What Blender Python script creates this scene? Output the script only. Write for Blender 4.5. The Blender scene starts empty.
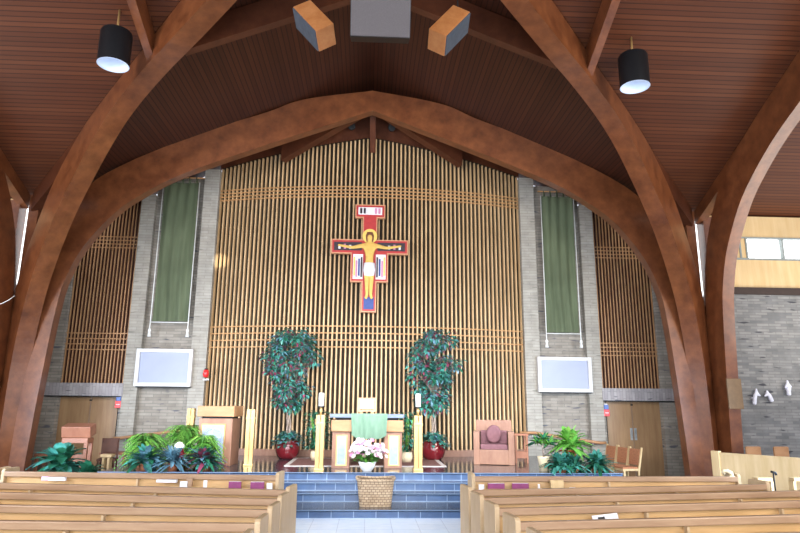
import bpy, bmesh, math, random
from mathutils import Vector, Matrix, Euler, noise
random.seed(7)
COL = bpy.context.scene.collection
SC = bpy.context.scene
PI = math.pi

# ------------------------------------------------------------------ materials
def nmat(name):
    m = bpy.data.materials.new(name); m.use_nodes = True
    nt = m.node_tree; b = nt.nodes['Principled BSDF']
    return m, nt, b
def N(nt, typ, **kw):
    n = nt.nodes.new(typ)
    for k, v in kw.items(): setattr(n, k, v)
    return n
def rgba(c): return (c[0], c[1], c[2], 1)
def plain(name, c, rough=.6, metal=0, var=.12, scale=12, spec=.5, emit=None, es=0):
    m, nt, b = nmat(name)
    tc = N(nt, 'ShaderNodeTexCoord'); no = N(nt, 'ShaderNodeTexNoise'); no.inputs['Scale'].default_value = scale
    no.inputs['Detail'].default_value = 4
    nt.links.new(tc.outputs['Object'], no.inputs['Vector'])
    cr = N(nt, 'ShaderNodeValToRGB')
    cr.color_ramp.elements[0].position = .3; cr.color_ramp.elements[1].position = .7
    cr.color_ramp.elements[0].color = rgba([x * (1 - var) for x in c]); cr.color_ramp.elements[1].color = rgba([min(1, x * (1 + var)) for x in c])
    nt.links.new(no.outputs['Fac'], cr.inputs['Fac']); nt.links.new(cr.outputs['Color'], b.inputs['Base Color'])
    b.inputs['Roughness'].default_value = rough; b.inputs['Metallic'].default_value = metal
    b.inputs['Specular IOR Level'].default_value = spec
    if emit: b.inputs['Emission Color'].default_value = rgba(emit); b.inputs['Emission Strength'].default_value = es
    return m
def wood(name, c1, c2, scale=(1.5, 1.5, 14), rough=.45, spec=.4, bump=.1):
    """long streaks: small scale along the grain axis, large across it"""
    m, nt, b = nmat(name)
    tc = N(nt, 'ShaderNodeTexCoord'); mp = N(nt, 'ShaderNodeMapping'); mp.inputs['Scale'].default_value = scale
    no = N(nt, 'ShaderNodeTexNoise'); no.inputs['Scale'].default_value = 1.0; no.inputs['Detail'].default_value = 6; no.inputs['Roughness'].default_value = .65
    no2 = N(nt, 'ShaderNodeTexNoise'); no2.inputs['Scale'].default_value = .9
    cr = N(nt, 'ShaderNodeValToRGB'); cr.color_ramp.elements[0].position = .32; cr.color_ramp.elements[1].position = .68
    cr.color_ramp.elements[0].color = rgba(c1); cr.color_ramp.elements[1].color = rgba(c2)
    mx = N(nt, 'ShaderNodeMixRGB', blend_type='MULTIPLY'); mx.inputs['Fac'].default_value = .35
    nt.links.new(tc.outputs['Object'], mp.inputs['Vector']); nt.links.new(mp.outputs['Vector'], no.inputs['Vector'])
    nt.links.new(tc.outputs['Object'], no2.inputs['Vector'])
    nt.links.new(no.outputs['Fac'], cr.inputs['Fac']); nt.links.new(cr.outputs['Color'], mx.inputs['Color1'])
    nt.links.new(no2.outputs['Fac'], mx.inputs['Color2']); nt.links.new(mx.outputs['Color'], b.inputs['Base Color'])
    b.inputs['Roughness'].default_value = rough; b.inputs['Specular IOR Level'].default_value = spec
    if bump:
        bp = N(nt, 'ShaderNodeBump'); bp.inputs['Strength'].default_value = bump; bp.inputs['Distance'].default_value = .01
        nt.links.new(no.outputs['Fac'], bp.inputs['Height']); nt.links.new(bp.outputs['Normal'], b.inputs['Normal'])
    return m
def planks(name, axis, pitch, c1, c2, dark):
    m, nt, b = nmat(name)
    tc = N(nt, 'ShaderNodeTexCoord'); sp = N(nt, 'ShaderNodeSeparateXYZ'); nt.links.new(tc.outputs['Object'], sp.inputs[0])
    dv = N(nt, 'ShaderNodeMath', operation='DIVIDE'); dv.inputs[1].default_value = pitch; nt.links.new(sp.outputs[axis], dv.inputs[0])
    fr = N(nt, 'ShaderNodeMath', operation='FRACT'); nt.links.new(dv.outputs[0], fr.inputs[0])
    fl = N(nt, 'ShaderNodeMath', operation='FLOOR'); nt.links.new(dv.outputs[0], fl.inputs[0])
    wn = N(nt, 'ShaderNodeTexWhiteNoise', noise_dimensions='1D'); nt.links.new(fl.outputs[0], wn.inputs['W'])
    mp = N(nt, 'ShaderNodeMapping'); mp.inputs['Scale'].default_value = (.8, 14, 1) if axis == 1 else (14, .8, 1)
    nt.links.new(tc.outputs['Object'], mp.inputs['Vector'])
    no = N(nt, 'ShaderNodeTexNoise'); no.inputs['Scale'].default_value = 1; no.inputs['Detail'].default_value = 5; nt.links.new(mp.outputs[0], no.inputs['Vector'])
    ad = N(nt, 'ShaderNodeMath', operation='ADD'); nt.links.new(wn.outputs[0], ad.inputs[0]); nt.links.new(no.outputs['Fac'], ad.inputs[1])
    ml = N(nt, 'ShaderNodeMath', operation='MULTIPLY'); ml.inputs[1].default_value = .5; nt.links.new(ad.outputs[0], ml.inputs[0])
    cr = N(nt, 'ShaderNodeValToRGB'); cr.color_ramp.elements[0].color = rgba(c1); cr.color_ramp.elements[1].color = rgba(c2)
    cr.color_ramp.elements[0].position = .2; cr.color_ramp.elements[1].position = .85
    nt.links.new(ml.outputs[0], cr.inputs['Fac'])
    lt = N(nt, 'ShaderNodeMath', operation='LESS_THAN'); lt.inputs[1].default_value = .2; nt.links.new(fr.outputs[0], lt.inputs[0])
    mx = N(nt, 'ShaderNodeMixRGB'); mx.inputs['Color2'].default_value = rgba(dark)
    nt.links.new(lt.outputs[0], mx.inputs['Fac']); nt.links.new(cr.outputs[0], mx.inputs['Color1']); nt.links.new(mx.outputs[0], b.inputs['Base Color'])
    b.inputs['Roughness'].default_value = .5; b.inputs['Specular IOR Level'].default_value = .3
    return m
def brick(name, c1, c2, mortar, bw=.42, bh=.085, dark=(.12, .12, .14), vert=False, ms=.008):
    m, nt, b = nmat(name)
    tc = N(nt, 'ShaderNodeTexCoord'); sp = N(nt, 'ShaderNodeSeparateXYZ'); nt.links.new(tc.outputs['Object'], sp.inputs[0])
    ad = N(nt, 'ShaderNodeMath', operation='ADD'); nt.links.new(sp.outputs[0], ad.inputs[0]); nt.links.new(sp.outputs[1], ad.inputs[1])
    cb = N(nt, 'ShaderNodeCombineXYZ')
    nt.links.new(ad.outputs[0], cb.inputs[1 if vert else 0]); nt.links.new(sp.outputs[2], cb.inputs[0 if vert else 1])
    br = N(nt, 'ShaderNodeTexBrick'); br.inputs['Scale'].default_value = 1
    br.inputs['Brick Width'].default_value = bw; br.inputs['Row Height'].default_value = bh; br.inputs['Mortar Size'].default_value = ms
    br.inputs['Color1'].default_value = rgba(c1); br.inputs['Color2'].default_value = rgba(c2); br.inputs['Mortar'].default_value = rgba(mortar)
    br.inputs['Bias'].default_value = 0
    nt.links.new(cb.outputs[0], br.inputs['Vector'])
    # scattered dark bricks: noise stretched along the courses
    mp = N(nt, 'ShaderNodeMapping'); mp.inputs['Scale'].default_value = (2.2, 11, 1) if not vert else (11, 2.2, 1); nt.links.new(cb.outputs[0], mp.inputs['Vector'])
    no = N(nt, 'ShaderNodeTexNoise'); no.inputs['Scale'].default_value = 1; no.inputs['Detail'].default_value = 1; nt.links.new(mp.outputs[0], no.inputs['Vector'])
    cr = N(nt, 'ShaderNodeValToRGB'); cr.color_ramp.elements[0].position = .66; cr.color_ramp.elements[1].position = .73
    cr.color_ramp.elements[0].color = (0, 0, 0, 1); cr.color_ramp.elements[1].color = (1, 1, 1, 1); nt.links.new(no.outputs['Fac'], cr.inputs['Fac'])
    mx = N(nt, 'ShaderNodeMixRGB'); mx.inputs['Color2'].default_value = rgba(dark)
    nt.links.new(cr.outputs[0], mx.inputs['Fac']); nt.links.new(br.outputs['Color'], mx.inputs['Color1'])
    n2 = N(nt, 'ShaderNodeTexNoise'); n2.inputs['Scale'].default_value = 3.5; n2.inputs['Detail'].default_value = 4; nt.links.new(tc.outputs['Object'], n2.inputs['Vector'])
    m2 = N(nt, 'ShaderNodeMixRGB', blend_type='OVERLAY'); m2.inputs['Fac'].default_value = .35
    nt.links.new(mx.outputs[0], m2.inputs['Color1']); nt.links.new(n2.outputs['Fac'], m2.inputs['Color2']); nt.links.new(m2.outputs[0], b.inputs['Base Color'])
    bp = N(nt, 'ShaderNodeBump'); bp.inputs['Strength'].default_value = .4; bp.inputs['Distance'].default_value = .01; bp.invert = True
    nt.links.new(br.outputs['Fac'], bp.inputs['Height']); nt.links.new(bp.outputs['Normal'], b.inputs['Normal'])
    b.inputs['Roughness'].default_value = .85
    return m
def tile(name, plane, w, h, c1, c2, mortar, ms=.006, rough=.25, spec=.5, offset=0.0):
    m, nt, b = nmat(name)
    tc = N(nt, 'ShaderNodeTexCoord'); sp = N(nt, 'ShaderNodeSeparateXYZ'); nt.links.new(tc.outputs['Object'], sp.inputs[0])
    cb = N(nt, 'ShaderNodeCombineXYZ'); nt.links.new(sp.outputs[0], cb.inputs[0]); nt.links.new(sp.outputs[1 if plane == 'xy' else 2], cb.inputs[1])
    br = N(nt, 'ShaderNodeTexBrick'); br.offset = offset; br.inputs['Scale'].default_value = 1
    br.inputs['Brick Width'].default_value = w; br.inputs['Row Height'].default_value = h; br.inputs['Mortar Size'].default_value = ms
    br.inputs['Color1'].default_value = rgba(c1); br.inputs['Color2'].default_value = rgba(c2); br.inputs['Mortar'].default_value = rgba(mortar)
    nt.links.new(cb.outputs[0], br.inputs['Vector'])
    no = N(nt, 'ShaderNodeTexNoise'); no.inputs['Scale'].default_value = 6; no.inputs['Detail'].default_value = 4; nt.links.new(tc.outputs['Object'], no.inputs['Vector'])
    m2 = N(nt, 'ShaderNodeMixRGB', blend_type='OVERLAY'); m2.inputs['Fac'].default_value = .35
    nt.links.new(br.outputs['Color'], m2.inputs['Color1']); nt.links.new(no.outputs['Fac'], m2.inputs['Color2']); nt.links.new(m2.outputs[0], b.inputs['Base Color'])
    b.inputs['Roughness'].default_value = rough; b.inputs['Specular IOR Level'].default_value = spec
    return m
def emis(name, c, s):
    m, nt, b = nmat(name); b.inputs['Base Color'].default_value = rgba(c); b.inputs['Emission Color'].default_value = rgba(c); b.inputs['Emission Strength'].default_value = s
    return m

M = {}
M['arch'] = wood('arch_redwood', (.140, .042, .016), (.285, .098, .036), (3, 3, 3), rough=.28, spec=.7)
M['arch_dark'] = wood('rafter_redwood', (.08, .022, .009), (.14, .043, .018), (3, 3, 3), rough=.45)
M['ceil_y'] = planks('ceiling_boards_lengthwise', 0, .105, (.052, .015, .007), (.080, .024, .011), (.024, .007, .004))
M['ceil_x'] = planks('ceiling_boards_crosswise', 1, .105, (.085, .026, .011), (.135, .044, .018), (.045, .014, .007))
M['slat'] = wood('golden_slat', (.60, .38, .18), (.80, .55, .30), (6, 6, 1.2), rough=.5)
M['slat_rail'] = wood('orange_slat_rail', (.52, .26, .10), (.66, .38, .17), (1.5, 6, 6), rough=.5)
M['slat_side'] = wood('side_slat', (.50, .26, .12), (.70, .42, .21), (6, 6, 1.2), rough=.5)
M['backing'] = plain('dark_backing', (.045, .035, .022), .9)
M['backing_side'] = plain('dark_red_backing', (.06, .022, .014), .9)
M['brick'] = brick('grey_brick', (.26, .235, .20), (.36, .33, .285), (.22, .205, .18))
M['brick_blue'] = brick('slate_brick', (.15, .155, .16), (.25, .25, .245), (.16, .16, .16), bw=.34, bh=.075, dark=(.05, .05, .06))
M['soldier'] = brick('soldier_brick', (.33, .31, .32), (.42, .40, .41), (.28, .27, .28), bw=.4, bh=.09, vert=True)
M['concrete'] = brick('pale_pilaster', (.35, .33, .285), (.40, .38, .335), (.29, .275, .245), bw=.6, bh=.085, dark=(.24, .23, .2))
M['pew'] = wood('oak_pew', (.56, .33, .13), (.70, .45, .21), (1.2, 5, 9), rough=.42)
M['pew_rail'] = wood('worn_oak_rail', (.34, .20, .115), (.47, .31, .19), (1.5, 8, 12), rough=.35, spec=.5)
M['pew_end'] = wood('oak_pew_end', (.54, .38, .22), (.66, .49, .30), (5, 5, 1.5), rough=.45)
M['oak_light'] = wood('pale_oak', (.66, .46, .22), (.80, .60, .34), (7, 7, .8), rough=.5)
M['redwood'] = wood('reddish_furniture', (.38, .15, .085), (.50, .22, .13), (4, 4, 2), rough=.4)
M['altar_wood'] = wood('altar_oak', (.44, .22, .10), (.58, .32, .16), (2, 6, 6), rough=.4)
M['altar_pinkwood'] = wood('altar_pale_oak', (.30, .15, .10), (.42, .23, .15), (6, 6, 2), rough=.4)
M['door'] = wood('door_veneer', (.34, .20, .10), (.46, .29, .15), (8, 8, .8), rough=.4)
M['brass'] = plain('brass', (.55, .37, .15), .32, .6, .06)
M['brass_dark'] = plain('brass_groove', (.30, .18, .07), .5, .4)
M['plaque'] = plain('brown_plaque', (.17, .10, .045), .5)
M['parchment'] = plain('parchment', (.46, .38, .26), .7)
M['wax'] = plain('white_wax', (.9, .9, .88), .5)
M['black'] = plain('black_metal', (.006, .007, .009), .5, spec=.3)
M['white'] = plain('white_paint', (.68, .68, .68), .5, var=.03)
M['screenblue'] = plain('pale_blue_panel', (.36, .40, .54), .6, var=.04, scale=2)
M['green_cloth'] = wood('green_cloth', (.105, .135, .075), (.165, .205, .12), (5, 5, .5), rough=.9, bump=.2)
M['altar_cloth'] = wood('pale_green_cloth', (.13, .24, .165), (.20, .33, .24), (9, 9, 2), rough=.9, bump=.2)
M['rope'] = plain('white_rope', (.82, .84, .82), .8)
M['mauve'] = plain('mauve_upholstery', (.20, .095, .11), .9)
M['rust'] = plain('rust_upholstery', (.46, .20, .10), .9, var=.25, scale=40)
M['stone'] = plain('dark_polished_stone', (.13, .17, .24), .2)
M['marble'] = plain('pale_blue_marble', (.28, .35, .47), .3, var=.15, scale=9)
M['pot_red'] = plain('maroon_glaze', (.16, .012, .018), .12, spec=.8)
M['pot_cream'] = plain('cream_pot', (.72, .62, .42), .6)
M['pot_terra'] = plain('terracotta', (.42, .15, .07), .7)
M['bark'] = plain('grey_bark', (.30, .24, .20), .9, var=.3, scale=30)
M['leaf_teal'] = plain('teal_leaf', (.06, .27, .22), .45, var=.4, scale=5)
M['leaf_dark'] = plain('dark_leaf', (.02, .13, .07), .35, var=.4, scale=5)
M['leaf_bluish'] = plain('bluish_leaf', (.11, .23, .30), .4, var=.5, scale=6)
M['leaf_purple'] = plain('purple_leaf', (.20, .04, .08), .5, var=.4, scale=5)
M['leaf_green'] = plain('fresh_green_leaf', (.13, .38, .06), .5, var=.35, scale=6)
M['leaf_lime'] = plain('lime_leaf', (.24, .50, .09), .5, var=.25, scale=6)
M['petal_red'] = plain('red_petal', (.45, .01, .03), .6)
M['petal_white'] = plain('white_petal', (.66, .58, .62), .6)
M['petal_pink'] = plain('pink_petal', (.55, .22, .36), .6)
M['soil'] = plain('soil', (.05, .03, .02), .9)
M['red'] = plain('red_plastic', (.75, .03, .03), .35)
M['blue'] = plain('blue_plastic', (.05, .12, .4), .35)
M['redglass'] = plain('red_glass', (.30, .01, .02), .15)
M['purple_cover'] = plain('purple_cover', (.22, .03, .13), .5)
M['paper'] = plain('paper', (.72, .72, .76), .7, var=.03)
M['pink_paper'] = plain('pink_paper', (.8, .45, .65), .7)
M['steel'] = plain('steel_handle', (.55, .6, .62), .3, .6)
M['spk_wood'] = wood('speaker_veneer', (.55, .20, .06), (.72, .32, .12), (4, 4, 4), rough=.4)
M['grille'] = plain('grey_speaker_grille', (.10, .09, .095), .8, var=.08, scale=60)
M['grille_blue'] = plain('blue_grey_grille', (.07, .085, .11), .8)
M['lampwhite'] = emis('lamp_reflector', (.55, .66, .85), .30)
M['cream'] = wood('cream_boards', (.72, .50, .24), (.82, .62, .34), (7, 7, .7), rough=.6)
M['fascia'] = plain('dark_fascia', (.035, .02, .015), .7)
M['windowglass'] = emis('bright_window', (.93, .97, 1.0), 2.2)
M['frame'] = plain('window_frame', (.25, .28, .27), .5)
M['statue'] = plain('white_plaster', (.72, .74, .85), .6)
M['rug'] = plain('reddish_rug', (.17, .075, .065), .95, var=.25, scale=14)
M['rug_edge'] = plain('rug_border', (.50, .46, .44), .95)
M['wicker'] = brick('wicker', (.42, .30, .19), (.52, .40, .27), (.20, .13, .08), bw=.075, bh=.045, dark=(.28, .19, .12), ms=.006)
M['gold'] = plain('gold_paint', (.75, .52, .12), .45)
M['crossred'] = plain('cross_red', (.42, .03, .03), .5)
M['crossrim'] = plain('cross_rim', (.55, .26, .14), .5)
M['navy'] = plain('navy_paint', (.02, .05, .22), .5)
M['crossdark'] = plain('cross_dark', (.03, .02, .03), .5)
M['skin'] = plain('yellow_flesh', (.66, .42, .10), .6)
M['hair'] = plain('brown_hair', (.16, .06, .03), .8)
M['tile_riser'] = tile('blue_riser_tile', 'xz', .40, .1501, (.050, .095, .20), (.080, .145, .28), (.24, .33, .48), ms=.008, rough=.28, offset=.5)
M['tile_tread'] = tile('dark_tread_tile', 'xy', .40, .40, (.030, .034, .042), (.06, .066, .08), (.11, .12, .14), rough=.13, spec=.6)
M['tile_floor'] = tile('pale_floor_tile', 'xy', .45, .45, (.66, .74, .86), (.72, .80, .92), (.50, .56, .68), rough=.4)
M['nosing'] = plain('pale_nosing', (.16, .24, .38), .3)

# ------------------------------------------------------------------ mesh builder
class MB:
    def __init__(s): s.bm = bmesh.new(); s.mi = 0
    def _face(s, vs, smooth=False):
        try:
            f = s.bm.faces.new(vs); f.material_index = s.mi; f.smooth = smooth; return f
        except ValueError: return None
    def box(s, c, d, rot=None, taper=None):
        """centre c, full sizes d; rot = Euler tuple; taper scales the bottom"""
        R = Euler(rot).to_matrix() if rot else Matrix.Identity(3)
        c = Vector(c); v = []
        for z in (-1, 1):
            t = taper if (taper and z < 0) else 1
            for x, y in ((-1, -1), (1, -1), (1, 1), (-1, 1)):
                v.append(s.bm.verts.new(c + R @ Vector((x * d[0] / 2 * t, y * d[1] / 2 * t, z * d[2] / 2))))
        for f in ((3, 2, 1, 0), (4, 5, 6, 7), (0, 1, 5, 4), (1, 2, 6, 5), (2, 3, 7, 6), (3, 0, 4, 7)): s._face([v[i] for i in f])
        return s
    def span(s, a, b): # box from min corner a to max corner b
        return s.box([(a[i] + b[i]) / 2 for i in range(3)], [abs(b[i] - a[i]) for i in range(3)])
    def axes(s, o, a, b, c): # parallelepiped from corner o
        o, a, b, c = map(Vector, (o, a, b, c))
        v = [s.bm.verts.new(p) for p in (o, o + a, o + a + b, o + b, o + c, o + a + c, o + a + b + c, o + b + c)]
        for f in ((3, 2, 1, 0), (4, 5, 6, 7), (0, 1, 5, 4), (1, 2, 6, 5), (2, 3, 7, 6), (3, 0, 4, 7)): s._face([v[i] for i in f])
        return s
    def prism(s, poly, o, u, w, n): # 2-D polygon in the (u, w) plane extruded by vector n
        o, u, w, n = map(Vector, (o, u, w, n))
        a = [s.bm.verts.new(o + u * p[0] + w * p[1]) for p in poly]; b = [s.bm.verts.new(v.co + n) for v in a]
        s._face(list(reversed(a))); s._face(b); k = len(a)
        for i in range(k): s._face([a[i], a[(i + 1) % k], b[(i + 1) % k], b[i]])
        return s
    def tube(s, pts, rad, seg=8, cap=True):
        pts = [Vector(p) for p in pts]; rings = []
        rr = rad if isinstance(rad, (list, tuple)) else [rad] * len(pts)
        for i, p in enumerate(pts):
            t = (pts[min(i + 1, len(pts) - 1)] - pts[max(i - 1, 0)]).normalized()
            a = t.cross(Vector((0, 0, 1)));
            if a.length < .05: a = t.cross(Vector((1, 0, 0)))
            a.normalize(); b = t.cross(a)
            rings.append([s.bm.verts.new(p + (a * math.cos(2 * PI * k / seg) + b * math.sin(2 * PI * k / seg)) * rr[i]) for k in range(seg)])
        for r0, r1 in zip(rings, rings[1:]):
            for k in range(seg): s._face([r0[k], r0[(k + 1) % seg], r1[(k + 1) % seg], r1[k]], True)
        if cap: s._face(list(reversed(rings[0]))); s._face(rings[-1])
        return s
    def lathe(s, prof, o=(0, 0, 0), seg=24, cap=True): # prof = [(r, z)]
        rings = [[s.bm.verts.new(Vector(o) + Vector((r * math.cos(2 * PI * k / seg), r * math.sin(2 * PI * k / seg), z))) for k in range(seg)] for r, z in prof]
        for r0, r1 in zip(rings, rings[1:]):
            for k in range(seg): s._face([r0[k], r0[(k + 1) % seg], r1[(k + 1) % seg], r1[k]], True)
        if cap: s._face(list(reversed(rings[0]))); s._face(rings[-1])
        return s
    def leaf(s, o, d, up, L, W, bend=.25, mi=0):
        o = Vector(o); d = Vector(d).normalized(); side = d.cross(Vector(up))
        if side.length < .01: side = d.cross(Vector((1, 0, 0)))
        side.normalize(); nrm = side.cross(d)
        p = [o, o + d * L * .4 + side * W / 2 + nrm * bend * L * .2, o + d * L - nrm * bend * L * .35, o + d * L * .4 - side * W / 2 + nrm * bend * L * .2]
        v = [s.bm.verts.new(q) for q in p]
        f = s._face([v[0], v[1], v[2]], True); g = s._face([v[0], v[2], v[3]], True)
        for h in (f, g):
            if h: h.material_index = mi
    def grid(s, fn, nu, nv, smooth=True):
        g = [[s.bm.verts.new(fn(i / nu, j / nv)) for j in range(nv + 1)] for i in range(nu + 1)]
        for i in range(nu):
            for j in range(nv): s._face([g[i][j], g[i + 1][j], g[i + 1][j + 1], g[i][j + 1]], smooth)
        return s
    def build(s, name, mats, parent=None, bevel=0, fixn=True):
        if fixn: bmesh.ops.recalc_face_normals(s.bm, faces=s.bm.faces)
        me = bpy.data.meshes.new(name); s.bm.to_mesh(me); s.bm.free()
        for m in (mats if isinstance(mats, (list, tuple)) else [mats]): me.materials.append(m)
        o = bpy.data.objects.new(name, me); COL.objects.link(o)
        if parent: o.parent = parent
        if bevel:
            b = o.modifiers.new('bevel', 'BEVEL'); b.width = bevel; b.segments = 2; b.limit_method = 'ANGLE'
        return o
def tag(o, label, cat, group=None, kind=None):
    if label: o['label'] = label
    if cat: o['category'] = cat
    if group: o['group'] = group
    if kind: o['kind'] = kind
    return o
def thing(name, label, cat, loc=(0, 0, 0), rz=0, group=None):
    o = bpy.data.objects.new(name, None); COL.objects.link(o); o.location = loc; o.rotation_euler = (0, 0, rz)
    o.empty_display_size = .1
    return tag(o, label, cat, group)
def struct(o): o['kind'] = 'structure'; return o
def dup(root, loc, rz, label, group=None):
    r = root.copy(); COL.objects.link(r); r.location = loc; r.rotation_euler = (0, 0, rz); r['label'] = label
    if group: r['group'] = group
    for ch in list(root.children):
        c = ch.copy(); COL.objects.link(c); c.parent = r
        for g in list(ch.children):
            d = g.copy(); COL.objects.link(d); d.parent = c
    return r
def shift(o, loc, rz=0): o.location = loc; o.rotation_euler = (0, 0, rz); return o

# ------------------------------------------------------------------ building shell
CY, HALF, RZ, SL = 7.3, 8.7, 11.1, .432     # crossing centre, half size, ridge height, slope
def roof(x, y):
    return RZ - SL * min(abs(x), abs(y - CY))
def quad(name, pts, mat, thick=.12):
    mb = MB(); a = [mb.bm.verts.new(p) for p in pts]; b = [mb.bm.verts.new(Vector(p) + Vector((0, 0, thick))) for p in pts]
    mb._face(a); mb._face(list(reversed(b))); k = len(a)
    for i in range(k): mb._face([a[i], a[(i + 1) % k], b[(i + 1) % k], b[i]])
    return struct(mb.build(name, mat))
cen = (0, CY, RZ)
YB, XT = 18.55, 14.5
def zr(d): return RZ - SL * d
for sx in (-1, 1):
    c = (sx * HALF, CY + HALF, zr(HALF)); cn = (sx * HALF, CY - HALF, zr(HALF))
    quad('ceiling', [cen, (0, YB, RZ), (sx * 9.4, YB, zr(9.4)), (sx * 9.4, CY + 9.4, zr(9.4))], M['ceil_y'])
    quad('ceiling', [cen, (0, CY - 11, RZ), (sx * 9.4, CY - 11, zr(9.4)), (sx * 9.4, CY - 9.4, zr(9.4))], M['ceil_y'])
    quad('ceiling', [cen, (sx * XT, CY, RZ), (sx * XT, CY + 9.4, zr(9.4)), (sx * 9.4, CY + 9.4, zr(9.4))], M['ceil_x'])
    quad('ceiling', [cen, (sx * XT, CY, RZ), (sx * XT, CY - 9.4, zr(9.4)), (sx * 9.4, CY - 9.4, zr(9.4))], M['ceil_x'])
# floor
struct(MB().span((-15, -4, -.1), (15, 18.6, 0)).build('floor', M['tile_floor']))
# sanctuary platform: four steps, the lowest with a deep landing
PX = 5.45; steps = [(11.78, 0, .14), (12.72, .14, .295), (13.12, .295, .45), (13.52, .45, .60)]
mb = MB(); mr = MB(); mn = MB()
for i, (y, z0, z1) in enumerate(steps):
    y2 = steps[i + 1][0] if i < 3 else 18.45
    mb.span((-PX, y + .02, z1 - .03), (PX, y2 + .03, z1))
    mr.span((-PX, y + .02, z0 - .0), (PX, y + .06, z1 - .012))
    mn.span((-PX, y, z1 - .014), (PX, y + .025, z1 + .001))
    mb.span((-PX - .0, y + .05, z0), (-PX + .04, y2 + .03, z1 - .01)); mb.span((PX - .04, y + .05, z0), (PX, y2 + .03, z1 - .01))
plat = thing('sanctuary_platform', None, None); del_keys = None
plat['kind'] = 'structure'
mb.build('tread', M['tile_tread'], plat); mr.build('riser', M['tile_riser'], plat); mn.build('nosing', M['nosing'], plat)
plat.name = 'floor_platform'

# ---- back wall pieces
def wy(x): return 17.5 + .034 * x * x        # the central screen bulges gently toward the nave
SE = 4.6
def slat_top(x): return 9.82 - .16 * abs(x) - .006 * x * x
screen = thing('slat_screen', 'tall gently curved screen of golden vertical wooden slats behind the altar', 'screen', (0, 17.5, .6))
mb = MB()
mb.grid(lambda u, v: Vector(((u - .5) * 2 * SE, wy((u - .5) * 2 * SE) + .16 - 17.5, (v * 10.2) + 0)), 24, 2)
mb.build('backing', M['backing'], screen)
mb = MB(); n = 73
for i in range(n):
    x = -SE + .06 + i * (2 * SE - .12) / (n - 1)
    zt = slat_top(x) - .6
    a = math.atan(.068 * x)
    mb.box((x, wy(x) - 17.5, .16 + (zt - .16) / 2), (.042, .07, zt - .16), (0, 0, a))
o = mb.build('vertical_slats', M['slat'], screen)
def band(zs, name, x0=-SE + .03, x1=SE - .03, wy=wy, par=None, y0=17.5, z0=.6, mat='slat_rail', hh=.03, off=.07):
    mb = MB()
    for z in zs:
        k = 24
        def pt(x, dz, dy): return Vector((x, wy(x) - y0 - off + dy, z - z0 + dz))
        for i in range(k):
            xa = x0 + (x1 - x0) * i / k; xb = x0 + (x1 - x0) * (i + 1) / k
            v = [mb.bm.verts.new(pt(x, dz, dy)) for x in (xa, xb) for dz in (-hh / 2, hh / 2) for dy in (0, .03)]
            # order: xa(-,0)(-,1)(+,0)(+,1) xb...
            mb._face([v[0], v[4], v[6], v[2]]); mb._face([v[2], v[6], v[7], v[3]]); mb._face([v[1], v[0], v[4], v[5]]); mb._face([v[1], v[3], v[7], v[5]])
    return mb.build(name, M[mat], par)
band([7.95 + .105 * k for k in range(4)], 'upper_rails', par=screen)
band([3.54 + .195 * k for k in range(4)], 'lower_rails', par=screen)
mb = MB(); mb.grid(lambda u, v: Vector(((u - .5) * 2 * SE, wy((u - .5) * 2 * SE) - 17.5 - .09 - .0, v * .17)), 24, 1)
mb.grid(lambda u, v: Vector(((u - .5) * 2 * SE, wy((u - .5) * 2 * SE) - 17.5 - .09 + v * .2, .17)), 24, 1)
mb.build('plinth', M['altar_pinkwood'], screen)
# dark panelling over the slats up to the ceiling
mb = MB()
for sgn in (-1, 1):
    mb.grid(lambda u, v: Vector((sgn * u * SE, wy(u * SE) - .10, slat_top(u * SE) * (1 - v) + (roof(u * SE, 18.5)) * v)), 16, 2)
struct(mb.build('trim_1', M['arch_dark']))
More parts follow.
